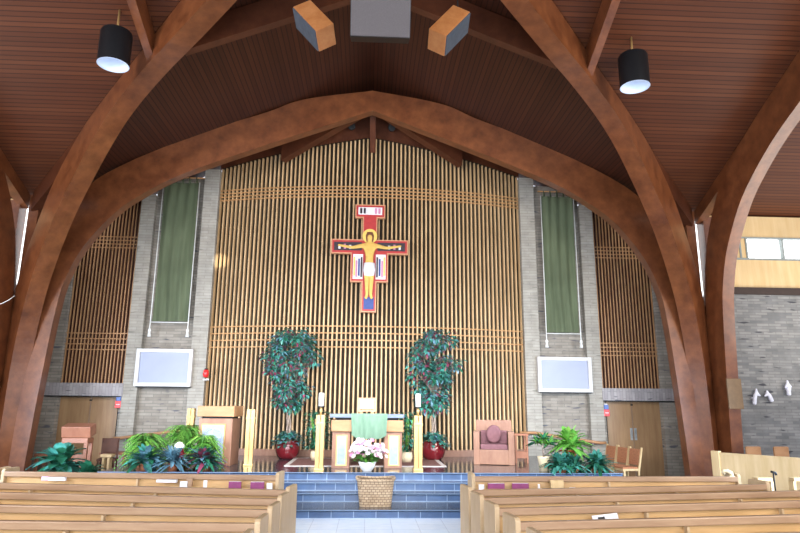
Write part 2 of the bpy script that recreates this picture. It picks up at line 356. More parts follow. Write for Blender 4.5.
# brick pilasters, recesses and walls beside the screen
for sx, side in ((-1, 'left'), (1, 'right')):
    def sp(mb, x0, x1, y0, y1, z0, z1): mb.span((min(sx * x0, sx * x1), y0, z0), (max(sx * x0, sx * x1), y1, z1)); return mb
    zt = lambda x: zr(x) + .02
    m1 = MB(); sp(m1, 4.58, 5.02, 18.0, 18.5, 0, 8.9); sp(m1, 6.42, 6.82, 18.0, 18.5, 0, 8.05)
    struct(m1.build('wall_pilasters_' + side, M['concrete']))
    m1 = MB(); sp(m1, 5.0, 6.45, 18.2, 18.5, 0, 8.7)
    sp(m1, 6.8, 6.94, 18.12, 18.5, 0, 2.15); sp(m1, 8.62, 9.4, 18.12, 18.5, 0, 7.2); sp(m1, 6.8, 8.76, 18.38, 18.5, 2.4, 8.1)
    pass
    struct(m1.build('wall_back_' + side, M['brick']))
    m1 = MB(); sp(m1, 6.8, 8.98, 17.98, 18.5, 2.15, 2.5)
    struct(m1.build('trim_lintel_' + side, M['soldier']))
    m1 = MB(); sp(m1, 6.85, 8.93, 17.99, 18.3, 2.12, 2.15); sp(m1, 6.92, 6.94, 18.12, 18.3, 0, 2.12)  # dark door surround; the black strip under the lintel imitates its shadow line
    struct(m1.build('trim_door_shade_' + side, M['black']))
    m1 = MB(); sp(m1, 9.38, 9.5, 16.3, 18.5, 0, 7.2)
    struct(m1.build('wall_return_' + side, M['brick']))
    # door: two leaves
    d = bpy.data.objects.new('door_%d' % (1 if sx < 0 else 2), None); COL.objects.link(d); d.location = (sx * 7.78, 18.36, 0); d['kind'] = 'structure'
    MB().box((-.425, 0, 1.06), (.83, .05, 2.12)).build('door_leaf', M['door'], d); MB().box((.425, 0, 1.06), (.83, .05, 2.12)).build('door_leaf', M['door'], d)
    MB().span((-.845, -.02, 0), (-.80, .1, 2.14)).span((.80 + .045, -.02, 0), (.84 + .02, .1, 2.14)).build('door_frame', M['frame'] if sx > 0 else M['white'], d)
    for q in (-1, 1):
        hb = MB(); hb.box((q * .06, -.035, 1.2), (.07, .015, .34)); hb.tube([(q * .06, -.04, 1.1), (q * .06, -.09, 1.13), (q * .06, -.09, 1.3), (q * .06, -.04, 1.33)], .012, 6)
        hb.build('door_handle', M['steel'], d)
    MB().box((0, -.03, 2.03 - .9 + .9), (.07, .02, .04)).build('door_closer', M['black'], d)
    # side slat screen above the door
    sc = thing('slat_screen', 'narrow %s side screen of vertical wooden slats above the double door' % side, 'screen', (sx * 7.8, 18.3, 2.5), 0, 'side slat screens')
    MB().span((-1.02, .0, 0), (1.02, .04, 5.6)).build('backing', M['backing_side'], sc)
    mb = MB(); k = 21
    for i in range(k):
        x = -.99 + i * 1.98 / (k - 1); zt = zr(abs(sx * 7.8 + x)) - 2.5 - .03; mb.box((x, -.07, zt / 2), (.026, .05, zt))
    mb.build('vertical_slats', M['slat_side'], sc)
    for nm, zs in (('upper_rails', [6.44 + .11 * k for k in range(4)]), ('lower_rails', [3.46 + .12 * k for k in range(4)] if sx > 0 else [3.44 + .155 * k for k in range(4)])):
        mb = MB()
        for z in zs: mb.box((0, -.115, z - 2.5), (2.02, .025, .026))
        mb.build(nm, M['slat_side'], sc)
    # transept wall that faces the nave
    m1 = MB(); sp(m1, 9.42, 14.5, 16.1, 16.35, 0, 4.98); struct(m1.build('wall_transept_' + side, M['brick_blue']))
    m1 = MB(); sp(m1, 9.42, 14.5, 16.02, 16.3, 4.98, 5.17); struct(m1.build('trim_band_' + side, M['fascia']))
    m1 = MB(); sp(m1, 9.42, 14.5, 16.1, 16.3, 5.17, 5.98); sp(m1, 9.42, 14.5, 16.1, 16.3, 6.58, 7.2); sp(m1, 9.42, 10.36, 16.1, 16.3, 5.98, 6.58)
    struct(m1.build('wall_clerestory_' + side, M['cream']))
    w = bpy.data.objects.new('window_%d' % (1 if sx < 0 else 2), None); COL.objects.link(w); w['kind'] = 'structure'
    m1 = MB()
    for x0 in (10.18, 10.36, 11.40, 12.45, 13.5): sp(m1, x0, x0 + .05, 16.08, 16.26, 5.98, 6.58)
    sp(m1, 9.9, 14.5, 16.07, 16.26, 5.95, 6.0); sp(m1, 9.9, 14.5, 16.07, 16.26, 6.56, 6.6); m1.build('window_frame', M['frame'], w)
    m1 = MB(); sp(m1, 9.9, 14.5, 16.2, 16.24, 6.0, 6.56); m1.build('pane', M['windowglass'], w)
    # slit window between the posts at the corner
    w = bpy.data.objects.new('window_%d' % (3 if sx < 0 else 4), None); COL.objects.link(w); w['kind'] = 'structure'
    MB().prism([(9.12, 4.7), (9.16, 4.7), (9.36, 5.9), (9.36, 7.1), (8.86, 7.2), (8.95, 5.9)], (0, 16.42, 0), (sx, 0, 0), (0, 0, 1), (0, .03, 0)).build('pane', M['windowglass'], w)
    m1 = MB(); sp(m1, 8.7, 9.45, 16.46, 16.54, 0, 7.2); m1.build('window_frame', M['arch_dark'], w)

# ------------------------------------------------------------------ glulam arches
def interp(pts, t):     # Catmull-Rom through list of 2-D points, t in 0..len-1
    i = min(int(t), len(pts) - 2); f = t - i
    p = [pts[max(i - 1, 0)], pts[i], pts[i + 1], pts[min(i + 2, len(pts) - 1)]]
    return [0.5 * ((2 * p[1][k]) + (-p[0][k] + p[2][k]) * f + (2 * p[0][k] - 5 * p[1][k] + 4 * p[2][k] - p[3][k]) * f * f + (-p[0][k] + 3 * p[1][k] - 3 * p[2][k] + p[3][k]) * f ** 3) for k in (0, 1)]
_lo = [(0, 9.95), (1.75, 9.27), (2.65, 8.92), (4.1, 8.34), (5.15, 7.88), (6.0, 7.37), (6.7, 6.8), (7.4, 5.85), (7.75, 4.95), (7.88, 4.1), (7.97, 3.0), (8.05, 1.8), (8.15, 0)]
_up = [(0, 10.55), (1.9, 10.22), (2.9, 9.80), (4.4, 9.24), (5.6, 8.68), (6.6, 8.16), (7.4, 7.58), (8.15, 6.5), (8.5, 5.5), (8.64, 4.4), (8.72, 3.2), (8.8, 1.9), (8.87, 0)]
ARC = list(zip(_lo, _up))
_lo = [(0, 10.0), (2.7, 9.12), (3.6, 8.84), (4.4, 8.62), (5.3, 8.25), (6.0, 7.75), (6.8, 6.92), (7.4, 6.15), (7.95, 5.1), (8.25, 4.2), (8.45, 3.1), (8.52, 1.8), (8.55, 0)]
_up = [(0, 11.0), (2.9, 9.80), (3.9, 9.38), (4.8, 9.0), (5.8, 8.58), (6.6, 8.15), (7.45, 7.38), (8.05, 6.5), (8.6, 5.4), (8.9, 4.3), (9.08, 3.1), (9.12, 1.8), (9.15, 0)]
RIB = list(zip(_lo, _up))
def ribbon(mb, prof, fn, half, nrm):
    """fn maps (r, z) to a point, nrm = unit vector across, half = half width"""
    n = (len(prof) - 1) * 6; rings = []
    lo = [p[0] for p in prof]; up = [p[1] for p in prof]; nv = Vector(nrm)
    for i in range(n + 1):
        t = i * (len(prof) - 1) / n; a = fn(*interp(lo, t)); b = fn(*interp(up, t))
        rings.append([mb.bm.verts.new(q) for q in (a - nv * half, a + nv * half, b + nv * half, b - nv * half)])
    for r0, r1 in zip(rings, rings[1:]):
        for k in range(4): mb._face([r0[k], r0[(k + 1) % 4], r1[(k + 1) % 4], r1[k]])
    mb._face(rings[0]); mb._face(list(reversed(rings[-1])))
def arch(name, label, fns, half, nrm, prof, mat='arch'):
    root = thing(name, label, 'arch', (0, 0, 0), 0, 'curved timber arches')
    for fn in fns:
        mb = MB(); ribbon(mb, prof, fn, half, nrm); mb.build('curved_beam', M[mat], root)
    return root
AC = CY + HALF
arch('timber_arch', 'farthest reddish timber arch, spanning across the slat screen', [lambda r, z, s=s: Vector((s * r, AC + .04, z)) for s in (-1, 1)], .15, (0, 1, 0), ARC)
for s in (-1, 1):
    nm = 'left' if s < 0 else 'right'
    arch('timber_arch', 'timber arch running toward the nave at the far %s' % nm, [lambda r, z, q=q, s=s: Vector((s * 9.12, CY + q * r, z)) for q in (-1, 1)], .15, (1, 0, 0), ARC)
    k = 1 / math.sqrt(2)
    arch('timber_arch', 'large diagonal timber rib rising overhead from the %s corner' % nm,
         [lambda r, z, s=s: Vector((s * r, CY + r, z))], .21, (k, -s * k, 0), RIB)
# straight rafters hugging the roof, and corner posts
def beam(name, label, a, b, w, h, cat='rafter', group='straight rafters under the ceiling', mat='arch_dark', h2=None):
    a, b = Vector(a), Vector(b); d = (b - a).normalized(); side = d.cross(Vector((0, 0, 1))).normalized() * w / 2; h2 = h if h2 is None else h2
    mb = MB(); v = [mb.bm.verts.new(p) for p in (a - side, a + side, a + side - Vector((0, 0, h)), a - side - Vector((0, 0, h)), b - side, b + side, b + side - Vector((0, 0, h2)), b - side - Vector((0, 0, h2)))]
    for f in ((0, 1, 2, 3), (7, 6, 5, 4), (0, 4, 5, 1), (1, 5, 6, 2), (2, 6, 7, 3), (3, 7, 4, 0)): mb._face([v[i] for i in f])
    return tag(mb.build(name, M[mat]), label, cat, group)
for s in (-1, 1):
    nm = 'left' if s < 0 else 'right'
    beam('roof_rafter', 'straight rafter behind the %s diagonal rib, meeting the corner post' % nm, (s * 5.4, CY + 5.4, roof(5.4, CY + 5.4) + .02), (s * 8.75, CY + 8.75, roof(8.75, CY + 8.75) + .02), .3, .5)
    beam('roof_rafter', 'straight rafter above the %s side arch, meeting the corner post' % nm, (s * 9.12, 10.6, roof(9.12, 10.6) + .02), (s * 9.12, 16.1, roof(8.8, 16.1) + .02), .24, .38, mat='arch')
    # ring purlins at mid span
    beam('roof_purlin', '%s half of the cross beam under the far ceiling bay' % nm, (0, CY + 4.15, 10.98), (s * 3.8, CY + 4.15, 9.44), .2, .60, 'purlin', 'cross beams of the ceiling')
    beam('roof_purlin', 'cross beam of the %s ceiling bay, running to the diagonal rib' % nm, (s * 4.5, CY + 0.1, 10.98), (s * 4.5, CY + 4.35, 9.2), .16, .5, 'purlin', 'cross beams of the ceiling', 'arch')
    # posts
    p = MB().span((min(s * 8.68, s * 8.93), 15.98, 0), (max(s * 8.68, s * 8.93), 16.3, 7.28)).build('corner_post', M['arch'])
    tag(p, 'straight upright timber post left of the slit window, %s corner' % nm if s > 0 else 'straight upright timber post right of the slit window, left corner', 'post', 'corner posts')
    p = MB().span((min(s * 9.15, s * 9.42), 15.95, 0), (max(s * 9.15, s * 9.42), 16.3, 7.12)).build('corner_post', M['arch'])
    tag(p, 'outer upright timber post beside the slit window, %s corner' % nm, 'post', 'corner posts')
# three brackets fanning out from the arch apex down to the screen
def bracket(x1, y1, zt, zb, w, label):
    a = Vector((0, 16.35, 10.3)); b = Vector((x1, y1, 0)); d = Vector((b.x, b.y - a.y, 0)).normalized(); side = Vector((-d.y, d.x, 0)) * w / 2
    mb = MB(); v = []
    for q in (a + Vector((0, 0, .1)), a - Vector((0, 0, .1)), Vector((x1, y1, zb)), Vector((x1, y1, zt))):
        v.append((mb.bm.verts.new(q - side), mb.bm.verts.new(q + side)))
    for i in range(4): mb._face([v[i][0], v[i][1], v[(i + 1) % 4][1], v[(i + 1) % 4][0]])
    mb._face([v[i][0] for i in range(4)]); mb._face([v[3 - i][1] for i in range(4)])
    return tag(mb.build('roof_bracket', M['arch_dark']), label, 'bracket', 'brackets under the arch apex')
bracket(-2.62, 17.42, 9.62, 8.98, .26, 'left wedge-shaped timber bracket under the far arch apex')
bracket(2.66, 17.42, 9.62, 8.98, .26, 'right wedge-shaped timber bracket under the far arch apex')
bracket(.03, 17.32, 9.9, 9.30, .16, 'short middle timber bracket under the far arch apex')
for x, nm in ((-.62, 'left'), (.58, 'right')):
    sp_ = thing('recessed_spotlight', 'small dark round spotlight %s of the middle bracket' % nm, 'spotlight', (x, 17.36, 10.13), 0, 'small spotlights under the apex')
    MB().tube([(0, 0, 0), (0, -.16, -.05)], .11, 14).build('housing', M['black'], sp_)
    MB().tube([(0, .05, .03), (0, 0, 0)], .03, 8).build('mounting_stem', M['black'], sp_)

# ------------------------------------------------------------------ ceiling lamps and loudspeakers
def can(x, y, z, nm):
    r = thing('pendant_lamp', 'black cylindrical downlight hanging under the %s ceiling bay' % nm, 'lamp', (x, y, z), 0, 'black cylindrical downlights')
    MB().lathe([(.29, .0), (.29, .66), (.27, .7)], seg=32, cap=False).lathe([(.27, .7), (.0, .7)], seg=32, cap=False).build('housing', M['black'], r)
    MB().lathe([(.29, 0), (.272, -.005), (.262, .03), (.20, .12), (.05, .2), (0, .2)], seg=32, cap=False).build('reflector', M['lampwhite'], r)
    MB().tube([(0, 0, .68), (0, 0, roof(x, y) - z + .02)], .022, 8).build('stem', M['brass'], r)
    return r
can(-4.99, 11.05, 8.3, 'left'); can(5.29, 11.20, 8.3, 'right')
R_, U_, F_ = Vector((.999, -.052, .009)), Vector((-.020, -.216, .976)), Vector((.049, .975, .216))
def cabinet(o, sgn, label):
    k = .0155
    a = (R_ * (-24 * sgn) + U_ * 30 + F_ * 19.7) * k * 1.25; b = (R_ * (19 * sgn) + U_ * 11 + F_ * 6.4) * k; c = (R_ * (.7 * sgn) - U_ * 15 + F_ * 23.7) * k
    r = thing('loudspeaker', label, 'loudspeaker', o, 0, 'wooden loudspeakers')
    MB().axes((0, 0, 0), a, b, c).build('cabinet', M['spk_wood'], r, .008)
    n_ = (a.cross(c)).normalized()
    if n_.dot(b) > 0: n_ = -n_
    MB().axes(a * .02 + c * .02, a * .96, n_ * .02, c * .96).build('grille', M['grille_blue'], r)
    top = a * .9 + b * .5 + c * .6; w = Vector(o) + top
    MB().tube([top, (top.x, top.y, RZ - SL * min(abs(w.x), abs(w.y - CY)) - o[2] + .02)], .015, 6).build('hanging_rod', M['black'], r)
cabinet((-1.009, 9.676, 8.3), 1, 'orange wooden loudspeaker hanging left of the grey centre speaker')
cabinet((1.257, 9.678, 8.3), -1, 'orange wooden loudspeaker hanging right of the grey centre speaker')
r = thing('loudspeaker', 'large square grey centre loudspeaker hanging under the ceiling ridge', 'loudspeaker', (.10, 8.90, 8.0))
tl = .42
MB().box((0, .35, .75), (1.0, .6, 1.45), (tl, 0, 0)).build('cabinet', M['black'], r)
g = MB().box((0, .35 - .31 * math.cos(tl), .75 - .31 * math.sin(tl)), (.98, .03, 1.43), (tl, 0, 0)); g.build('grille', M['grille'], r)
for x in (-.35, .35): MB().tube([(x, .7, 1.35), (x, .7, 3.3)], .015, 6).build('hanging_rod', M['black'], r)

# ------------------------------------------------------------------ crucifix (generic painted cross)
cx = thing('crucifix', 'painted red and gold cross with a yellow figure hanging on the slats', 'cross', (-.01, 17.05, 4.47))
def outline(e=0):
    P_ = [(-.21, 0), (.21, 0), (.21, .85), (.53, .85), (.53, 1.66), (1.09, 1.66), (1.09, 2.08), (.21, 2.08), (.21, 2.72), (.43, 2.72), (.43, 3.12), (-.43, 3.12), (-.43, 2.72), (-.21, 2.72), (-.21, 2.08), (-1.09, 2.08), (-1.09, 1.66), (-.53, 1.66), (-.53, .85), (-.21, .85)]
    cen = lambda v, lo, hi: v
    out = []
    n = len(P_)
    for i in range(n):   # inset a rectilinear polygon by e
        a, b, c = P_[i - 1], P_[i], P_[(i + 1) % n]
        d1 = (b[0] - a[0], b[1] - a[1]); d2 = (c[0] - b[0], c[1] - b[1])
        n1 = (-d1[1] / max(1e-6, math.hypot(*d1)), d1[0] / max(1e-6, math.hypot(*d1))); n2 = (-d2[1] / math.hypot(*d2), d2[0] / math.hypot(*d2))
        out.append((b[0] + (n1[0] + n2[0]) * e, b[1] + (n1[1] + n2[1]) * e))
    return out
X_, Z_, Y_ = (1, 0, 0), (0, 0, 1), (0, 1, 0)
for q_ in (.5, 2.4): MB().tube([(0, .10, q_), (0, .52, q_)], .03, 8).build('wall_mount', M['black'], cx)
MB().prism(outline(0), (0, .0, 0), X_, Z_, (0, .12, 0)).build('cross_board', M['crossrim'], cx)
MB().prism(outline(.035), (0, -.012, 0), X_, Z_, (0, .02, 0)).build('red_border', M['crossred'], cx)
mb = MB()
PM = [M['crossdark'], M['paper'], M['navy'], M['petal_pink'], M['gold']]
def rc(mb, x0, x1, z0, z1, mi=0, y=-.03): MB().span((x0, y, z0), (x1, y + .03, z1)).build('painted_panel' if y > -.04 else 'painted_stripe', PM[mi], cx)
for s in (-1, 1):
    rc(mb, min(s * .22, s * 1.0), max(s * .22, s * 1.0), 1.75, 1.99, 0)
    rc(mb, min(s * .18, s * .46), max(s * .18, s * .46), .93, 1.64, 1)
    for j, (mi, xx) in enumerate(((0, .22), (2, .29), (3, .36), (4, .42))): rc(mb, s * xx - .022, s * xx + .022, .98 + .04 * (j % 2), 1.56 - .05 * (j % 3), mi, -.045)
    for j in range(3): rc(mb, s * (.55 + .15 * j) - .03, s * (.55 + .15 * j) + .03, 1.79, 1.9 + .03 * (j % 2), (1, 3, 1)[j], -.045)
rc(mb, -.34, .34, 2.81, 3.03, 1); rc(mb, -.14, .14, .08, .42, 2)
for x in (-.26, -.16, .16, .26): rc(mb, x - .03, x + .03, 2.84, 3.0, 0 if x < 0 else 3, -.045)
MB().tube([(0, -.05, 2.17), (0, -.02, 2.17)], .21, 28).build('halo', M['gold'], cx)
# figure: one continuous skinned body, flattened against the board
def skinned(name, verts, edges, radii, mat, parent, root=0, sub=2):
    me = bpy.data.meshes.new(name); me.from_pydata(verts, edges, []); o = bpy.data.objects.new(name, me); COL.objects.link(o); o.parent = parent
    me.materials.append(mat); md = o.modifiers.new('skin', 'SKIN'); md.use_smooth_shade = True
    for i, r in enumerate(radii): me.skin_vertices[0].data[i].radius = r if isinstance(r, tuple) else (r, r)
    me.skin_vertices[0].data[root].use_root = True
    s = o.modifiers.new('sub', 'SUBSURF'); s.levels = sub; s.render_levels = sub
    return o
V = [(0, 0, 1.28), (0, 0, 1.55), (0, 0, 1.82), (0, 0, 1.98), (0, 0, 2.10), (0, 0, 2.22),
     (-.17, 0, 1.89), (-.48, 0, 1.82), (-.78, 0, 1.87), (-.90, 0, 1.89), (.17, 0, 1.89), (.48, 0, 1.82), (.78, 0, 1.87), (.90, 0, 1.89),
     (-.07, 0, 1.12), (-.06, 0, .78), (-.05, 0, .48), (-.09, 0, .36), (.07, 0, 1.12), (.06, 0, .78), (.05, 0, .48), (.09, 0, .36)]
E_ = [(0, 1), (1, 2), (2, 3), (3, 4), (4, 5), (2, 6), (6, 7), (7, 8), (8, 9), (2, 10), (10, 11), (11, 12), (12, 13), (0, 14), (14, 15), (15, 16), (16, 17), (0, 18), (18, 19), (19, 20), (20, 21)]
Rr = [.12, .115, .15, .05, .085, .07, .07, .045, .035, .03, .07, .045, .035, .03, .085, .06, .045, .04, .085, .06, .045, .04]
f = skinned('figure', V, E_, Rr, M['skin'], cx); f.scale = (1, .45, 1); f.location = (0, -.07, 0)
MB().lathe([(.0, 1.0), (.14, 1.02), (.17, 1.18), (.15, 1.38), (.0, 1.4)], (0, 0, 0), 16, False).build('loincloth', M['paper'], cx).scale = (1, .55, 1)
COL.objects[-1]; bpy.data.objects['loincloth'].location = (0, -.075, 0)
mb = MB(); mb.lathe([(0, 2.31), (.09, 2.28), (.125, 2.18), (.12, 2.08), (.10, 2.0), (0, 1.99)], (0, 0, 0), 16, False); h_ = mb.build('hair', M['hair'], cx); h_.scale = (1, .5, 1); h_.location = (0, -.03, 0)

# ------------------------------------------------------------------ banners, boards, alarms, rails
def banner(xa, zt, zb, w, label):
    r = thing('banner', label, 'banner', (xa, 17.93, zb), 0, 'green hanging banners')
    H = zt - zb
    mb = MB(); mb.grid(lambda u, v: Vector(((u - .5) * w, .035 * math.sin(u * 23 + 1.3 * math.sin(v * 3)) * (.5 + .5 * (1 - v)) + .02 * math.sin(u * 7 + v * 4), v * H)), 40, 24)
    mb.build('cloth', M['green_cloth'], r, fixn=False)
    mb = MB().tube([(-w / 2 - .1, 0, H + .16), (w / 2 + .16, 0, H + .16)], .022, 8); mb.build('rod', M['slat_rail'], r)
    for i in range(5):
        mb = MB(); mb.tube([(-w * .42 + i * w * .21, 0, H - .02), (-w * .42 + i * w * .21, -.02, H + .17), (-w * .42 + i * w * .21 + .03, .03, H + .17), (-w * .42 + i * w * .21 + .03, .01, H - .02)], .018, 5)
        mb.build('hanging_loop', M['green_cloth'], r)
    for s in (-1, 1):
        x = s * (w / 2 + .03)
        c = MB().tube([(x, -.05, H + .0), (x, -.05, -.05), (x, -.05, -.28)], .014, 6).build('cord', M['rope'], r)
        MB().lathe([(.0, .12), (.035, .10), (.045, .04), (.03, .02), (.055, -.12), (.0, -.12)], (x, -.05, -.33), 10, False).build('tassel', M['rope'], c)
    MB().tube([(-w / 2 - .03, -.05, -.04), (w / 2 + .03, -.05, -.04)], .014, 6).build('hem_rod', M['rope'], r)
    return r
banner(-5.66, 8.42, 4.25, 1.0, 'long green banner hanging on the left brick pilaster recess')
banner(5.71, 8.28, 4.09, .96, 'long green banner hanging on the right brick pilaster recess')
def board(x, z0, z1, w, label):
    r = thing('framed_panel', label, 'panel', (x, 17.99, z0), 0, 'white framed wall panels')
    H = z1 - z0; t = .10
    MB().span((-w / 2, -.12, 0), (w / 2, .01, t)).span((-w / 2, -.12, H - t), (w / 2, .01, H)).span((-w / 2, -.12, t), (-w / 2 + t, .01, H - t)).span((w / 2 - t, -.12, t), (w / 2, .01, H - t)).build('frame', M['white'], r, .006)
    MB().span((-w / 2 + t, -.06, t), (w / 2 - t, -.02, H - t)).build('panel', M['screenblue'], r)
    MB().span((-w / 2 + .06, -.11, -.03), (w / 2 - .02, .0, 0)).build('shadow_strip', M['black'], r)  # black strip added under the frame in place of its shadow
board(-5.71, 2.42, 3.46, 1.56, 'white framed pale blue panel below the left green banner')
board(5.70, 2.37, 3.37, 1.58, 'white framed pale blue panel below the right green banner')
for x, y, zb, nm in ((-6.9, 18.06, 1.84, 'left'), (6.9, 18.06, 1.72, 'right')):
    r = thing('fire_alarm', 'small red fire alarm with blue top beside the %s door' % nm, 'alarm', (x, y, zb), 0, 'red fire alarms')
    MB().box((0, -.0, .08), (.17, .12, .19)).build('red_box', M['red'], r, .01); MB().box((0, -.0, .24), (.13, .12, .13)).build('blue_strobe', M['blue'], r, .01)
    MB().box((0, 0, .32), (.08, .06, .04)).build('lens', M['paper'], r)
    MB().box((0, -.065, .08), (.10, .01, .02)).build('pull_bar', M['paper'], r)
# sanctuary lamp
r = thing('sanctuary_lamp', 'small red hanging lamp on a white bracket beside the slat screen', 'lamp', (-4.50, 17.78, 2.62))
MB().lathe([(.0, -.03), (.06, -.02), (.085, .06), (.07, .17), (.045, .19), (.0, .19)], (0, 0, .08), 14, False).build('red_glass', M['red'], r)
MB().box((-.0, .06, .0), (.16, .06, .04)).box((0, .18, .0), (.04, .16, .04)).build('bracket', M['white'], r)
MB().lathe([(.0, 0), (.05, 0), (.05, .04), (.0, .04)], (0, 0, .26), 12, False).build('cap', M['black'], r)
# handrails along the back wall
def handrail(pts, label):
    r = thing('handrail', label, 'handrail', (0, 0, 0), 0, 'wooden handrails')
    MB().tube(pts, .04, 8).build('rail', M['altar_wood'], r)
    for t in (.15, .85):
        p = Vector(pts[0]).lerp(Vector(pts[-1]), t); mb = MB(); mb.tube([p + Vector((0, .0, -.03)), p + Vector((0, .05, -.12)), (p.x, 18.2, p.z - .12)], .014, 6)
        mb.build('bracket', M['steel'], r)
handrail([(4.3, 17.8, 1.24), (4.75, 17.8, 1.24), (5.2, 17.8, 1.17), (6.57, 17.8, .98), (6.75, 17.8, .98)], 'sloping wooden handrail on the wall right of the slat screen')
handrail([(-4.75, 17.8, 1.26), (-5.3, 17.8, 1.21), (-6.7, 17.8, 1.03), (-6.85, 17.8, 1.03)], 'sloping wooden handrail on the wall left of the slat screen')
# wall reliefs
def reliefs():
    for i, (x, z, h, lean, nm) in enumerate(((10.03, 2.05, .46, .10, 'tall white wall statuette nearest the timber arch'), (10.52, 2.13, .32, -.1, 'small bent white wall statuette in the middle of the row'), (11.0, 2.29, .44, 0, 'white wall statuette third from the timber arch'), (11.72, 2.3, .4, .1, 'white wall statuette nearest the photo edge'))):
        r = thing('wall_statuette', nm, 'statuette', (x, 15.98, z), 0, 'white statuettes on the brick wall')
        skinned('figure', [(0, 0, 0), (lean * .3, 0, h * .35), (lean * .8, 0, h * .68), (lean, 0, h * .8), (lean, 0, h * .93), (lean + .1, 0, h * .5), (lean - .09, 0, h * .45)],
                [(0, 1), (1, 2), (2, 3), (3, 4), (2, 5), (2, 6)], [.06, .055, .05, .025, .035, .02, .02], M['statue'], r)
        MB().tube([(0, .0, h * .4), (0, .14, h * .4)], .02, 6).build('wall_pin', M['statue'], r)
reliefs()
tag(MB().box((8.84, 14.80, 2.31), (.36, .05, .72), (0, 0, 0)).build('wooden_board', M['plaque'], bevel=.01), 'small brown square board fixed to the right timber arch leg', 'board')
cur = MB().tube([(-9.2, 15.0, 4.30), (-9.05, 14.95, 4.23), (-8.9, 14.9, 4.19), (-8.7, 14.8, 4.18), (-8.55, 14.8, 4.22), (-8.42, 14.8, 4.30), (-8.36, 14.9, 4.42)], .011, 6).build('white_cable', M['rope']); tag(cur, 'thin white cable looping beside the left timber rib', 'cable')

# ------------------------------------------------------------------ sanctuary furniture
PZ = .6
rug = thing('rug', 'reddish rug with pale border on the platform behind the altar', 'rug', (0, 15.85, PZ))
MB().span((-1.75, -.95, .0), (1.75, .95, .012)).build('rug_field', M['rug'], rug)
MB().span((-1.85, -1.05, 0), (1.85, -.95, .013)).span((-1.85, .95, 0), (1.85, 1.05, .013)).span((-1.85, -.95, 0), (-1.75, .95, .013)).span((1.75, -.95, 0), (1.85, .95, .013)).build('rug_border', M['rug_edge'], rug)
al = thing('altar', 'wooden altar with dark stone top and two panelled legs', 'altar', (.02, 14.8, PZ))
MB().box((-.01, 0, 1.13), (1.68, .86, .085)).build('stone_top', M['stone'], al, .01)
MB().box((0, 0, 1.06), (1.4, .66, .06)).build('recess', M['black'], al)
MB().box((0, 0, .91), (1.62, .80, .25)).build('beam', M['altar_wood'], al, .01)
for s in (-1, 1):
    l = MB().box((s * .585, 0, .39), (.40, .68, .79)).build('leg', M['altar_pinkwood'], al, .01)
    MB().box((s * .585 + .015, -.345, .38), (.25, .02, .66)).build('gold_frame', M['brass'], l)
    MB().box((s * .585 + .015, -.36, .38), (.18, .02, .60)).build('marble_panel', M['marble'], l)
# cloth
mb = MB()
def clf(u, v):
    x = (u - .5) * .82
    if v < .35: return Vector((x, -.20 - .25 * v / .35, .005))
    t = (v - .35) / .65; dip = .56 - .10 * abs(2 * u - 1) ** 2 + .02 * math.sin(u * 9)
    return Vector((x * (1 - .06 * t), -.45 - .012 - .025 * math.sin(u * 19) * t, -dip * t))
mb.grid(clf, 36, 20); o = mb.build('altar_cloth', M['altar_cloth'], fixn=False); o.location = (.06, 14.8, PZ + 1.178); tag(o, 'pale green cloth draped over the front of the altar', 'cloth')
bk = thing('book_stand', 'pale wooden stand holding an open book on the altar', 'stand', (0, 14.75, PZ + 1.176))
MB().box((0, .02, .2), (.42, .03, .32), (-.25, 0, 0)).build('back_plate', M['altar_wood'], bk)
for q_ in (-.13, .13): MB().box((q_, -.02, .025), (.08, .2, .05)).build('foot', M['altar_wood'], bk)
MB().box((-.08, -.02, .21), (.15, .02, .22), (-.25, .0, .04)).box((.08, -.02, .21), (.15, .02, .22), (-.25, 0, -.04)).build('open_pages', M['parchment'], bk)
def candlestand(x, y, h, candle, label, rz=0, w=.19):
    r = thing('candle_stand', label, 'candle stand', (x, y, PZ), rz, 'tall brass candle stands')
    for dx in (-1, 1): MB().box((dx * w * .25, 0, h / 2), (w * .44, w * .8, h)).build('upright', M['brass'], r, .006)
    MB().box((0, -.005, h * .46), (w * .2, w * .6, h * .9)).build('core', M['brass_dark'], r)
    MB().box((0, 0, h * .84), (w * 1.05, w * .86, .05)).build('collar', M['brass'], r, .005)
    MB().box((0, 0, .02), (w * 1.1, w * .9, .04)).build('base', M['brass'], r, .005)
    if candle:
        MB().lathe([(.0, 0), (.03, 0), (.022, .06), (.035, .10), (.02, .17), (.0, .17)], (0, 0, h), 12, False).build('neck', M['brass'], r)
        MB().lathe([(.0, 0), (.085, .0), (.09, .02), (.0, .02)], (0, 0, h + .17), 16, False).build('drip_dish', M['black'], r)
        c = MB().lathe([(.0, 0), (.058, 0), (.058, .27), (.05, .28), (.0, .275)], (0, 0, h + .19), 16, False).build('candle', M['wax'], r)
        MB().tube([(0, 0, h + .45), (0, 0, h + .49)], .005, 5).build('wick', M['black'], c)
    return r
candlestand(-1.0, 14.0, 1.15, True, 'brass candle stand with white candle left of the altar')
candlestand(1.13, 14.0, 1.15, True, 'brass candle stand with white candle right of the altar')
candlestand(-2.68, 14.95, 1.25, False, 'brass stand without candle between lectern and ficus pot', .1, .2)
candlestand(-4.30, 15.9, 1.25, False, 'brass stand rising behind the green ferns', 0, .18)
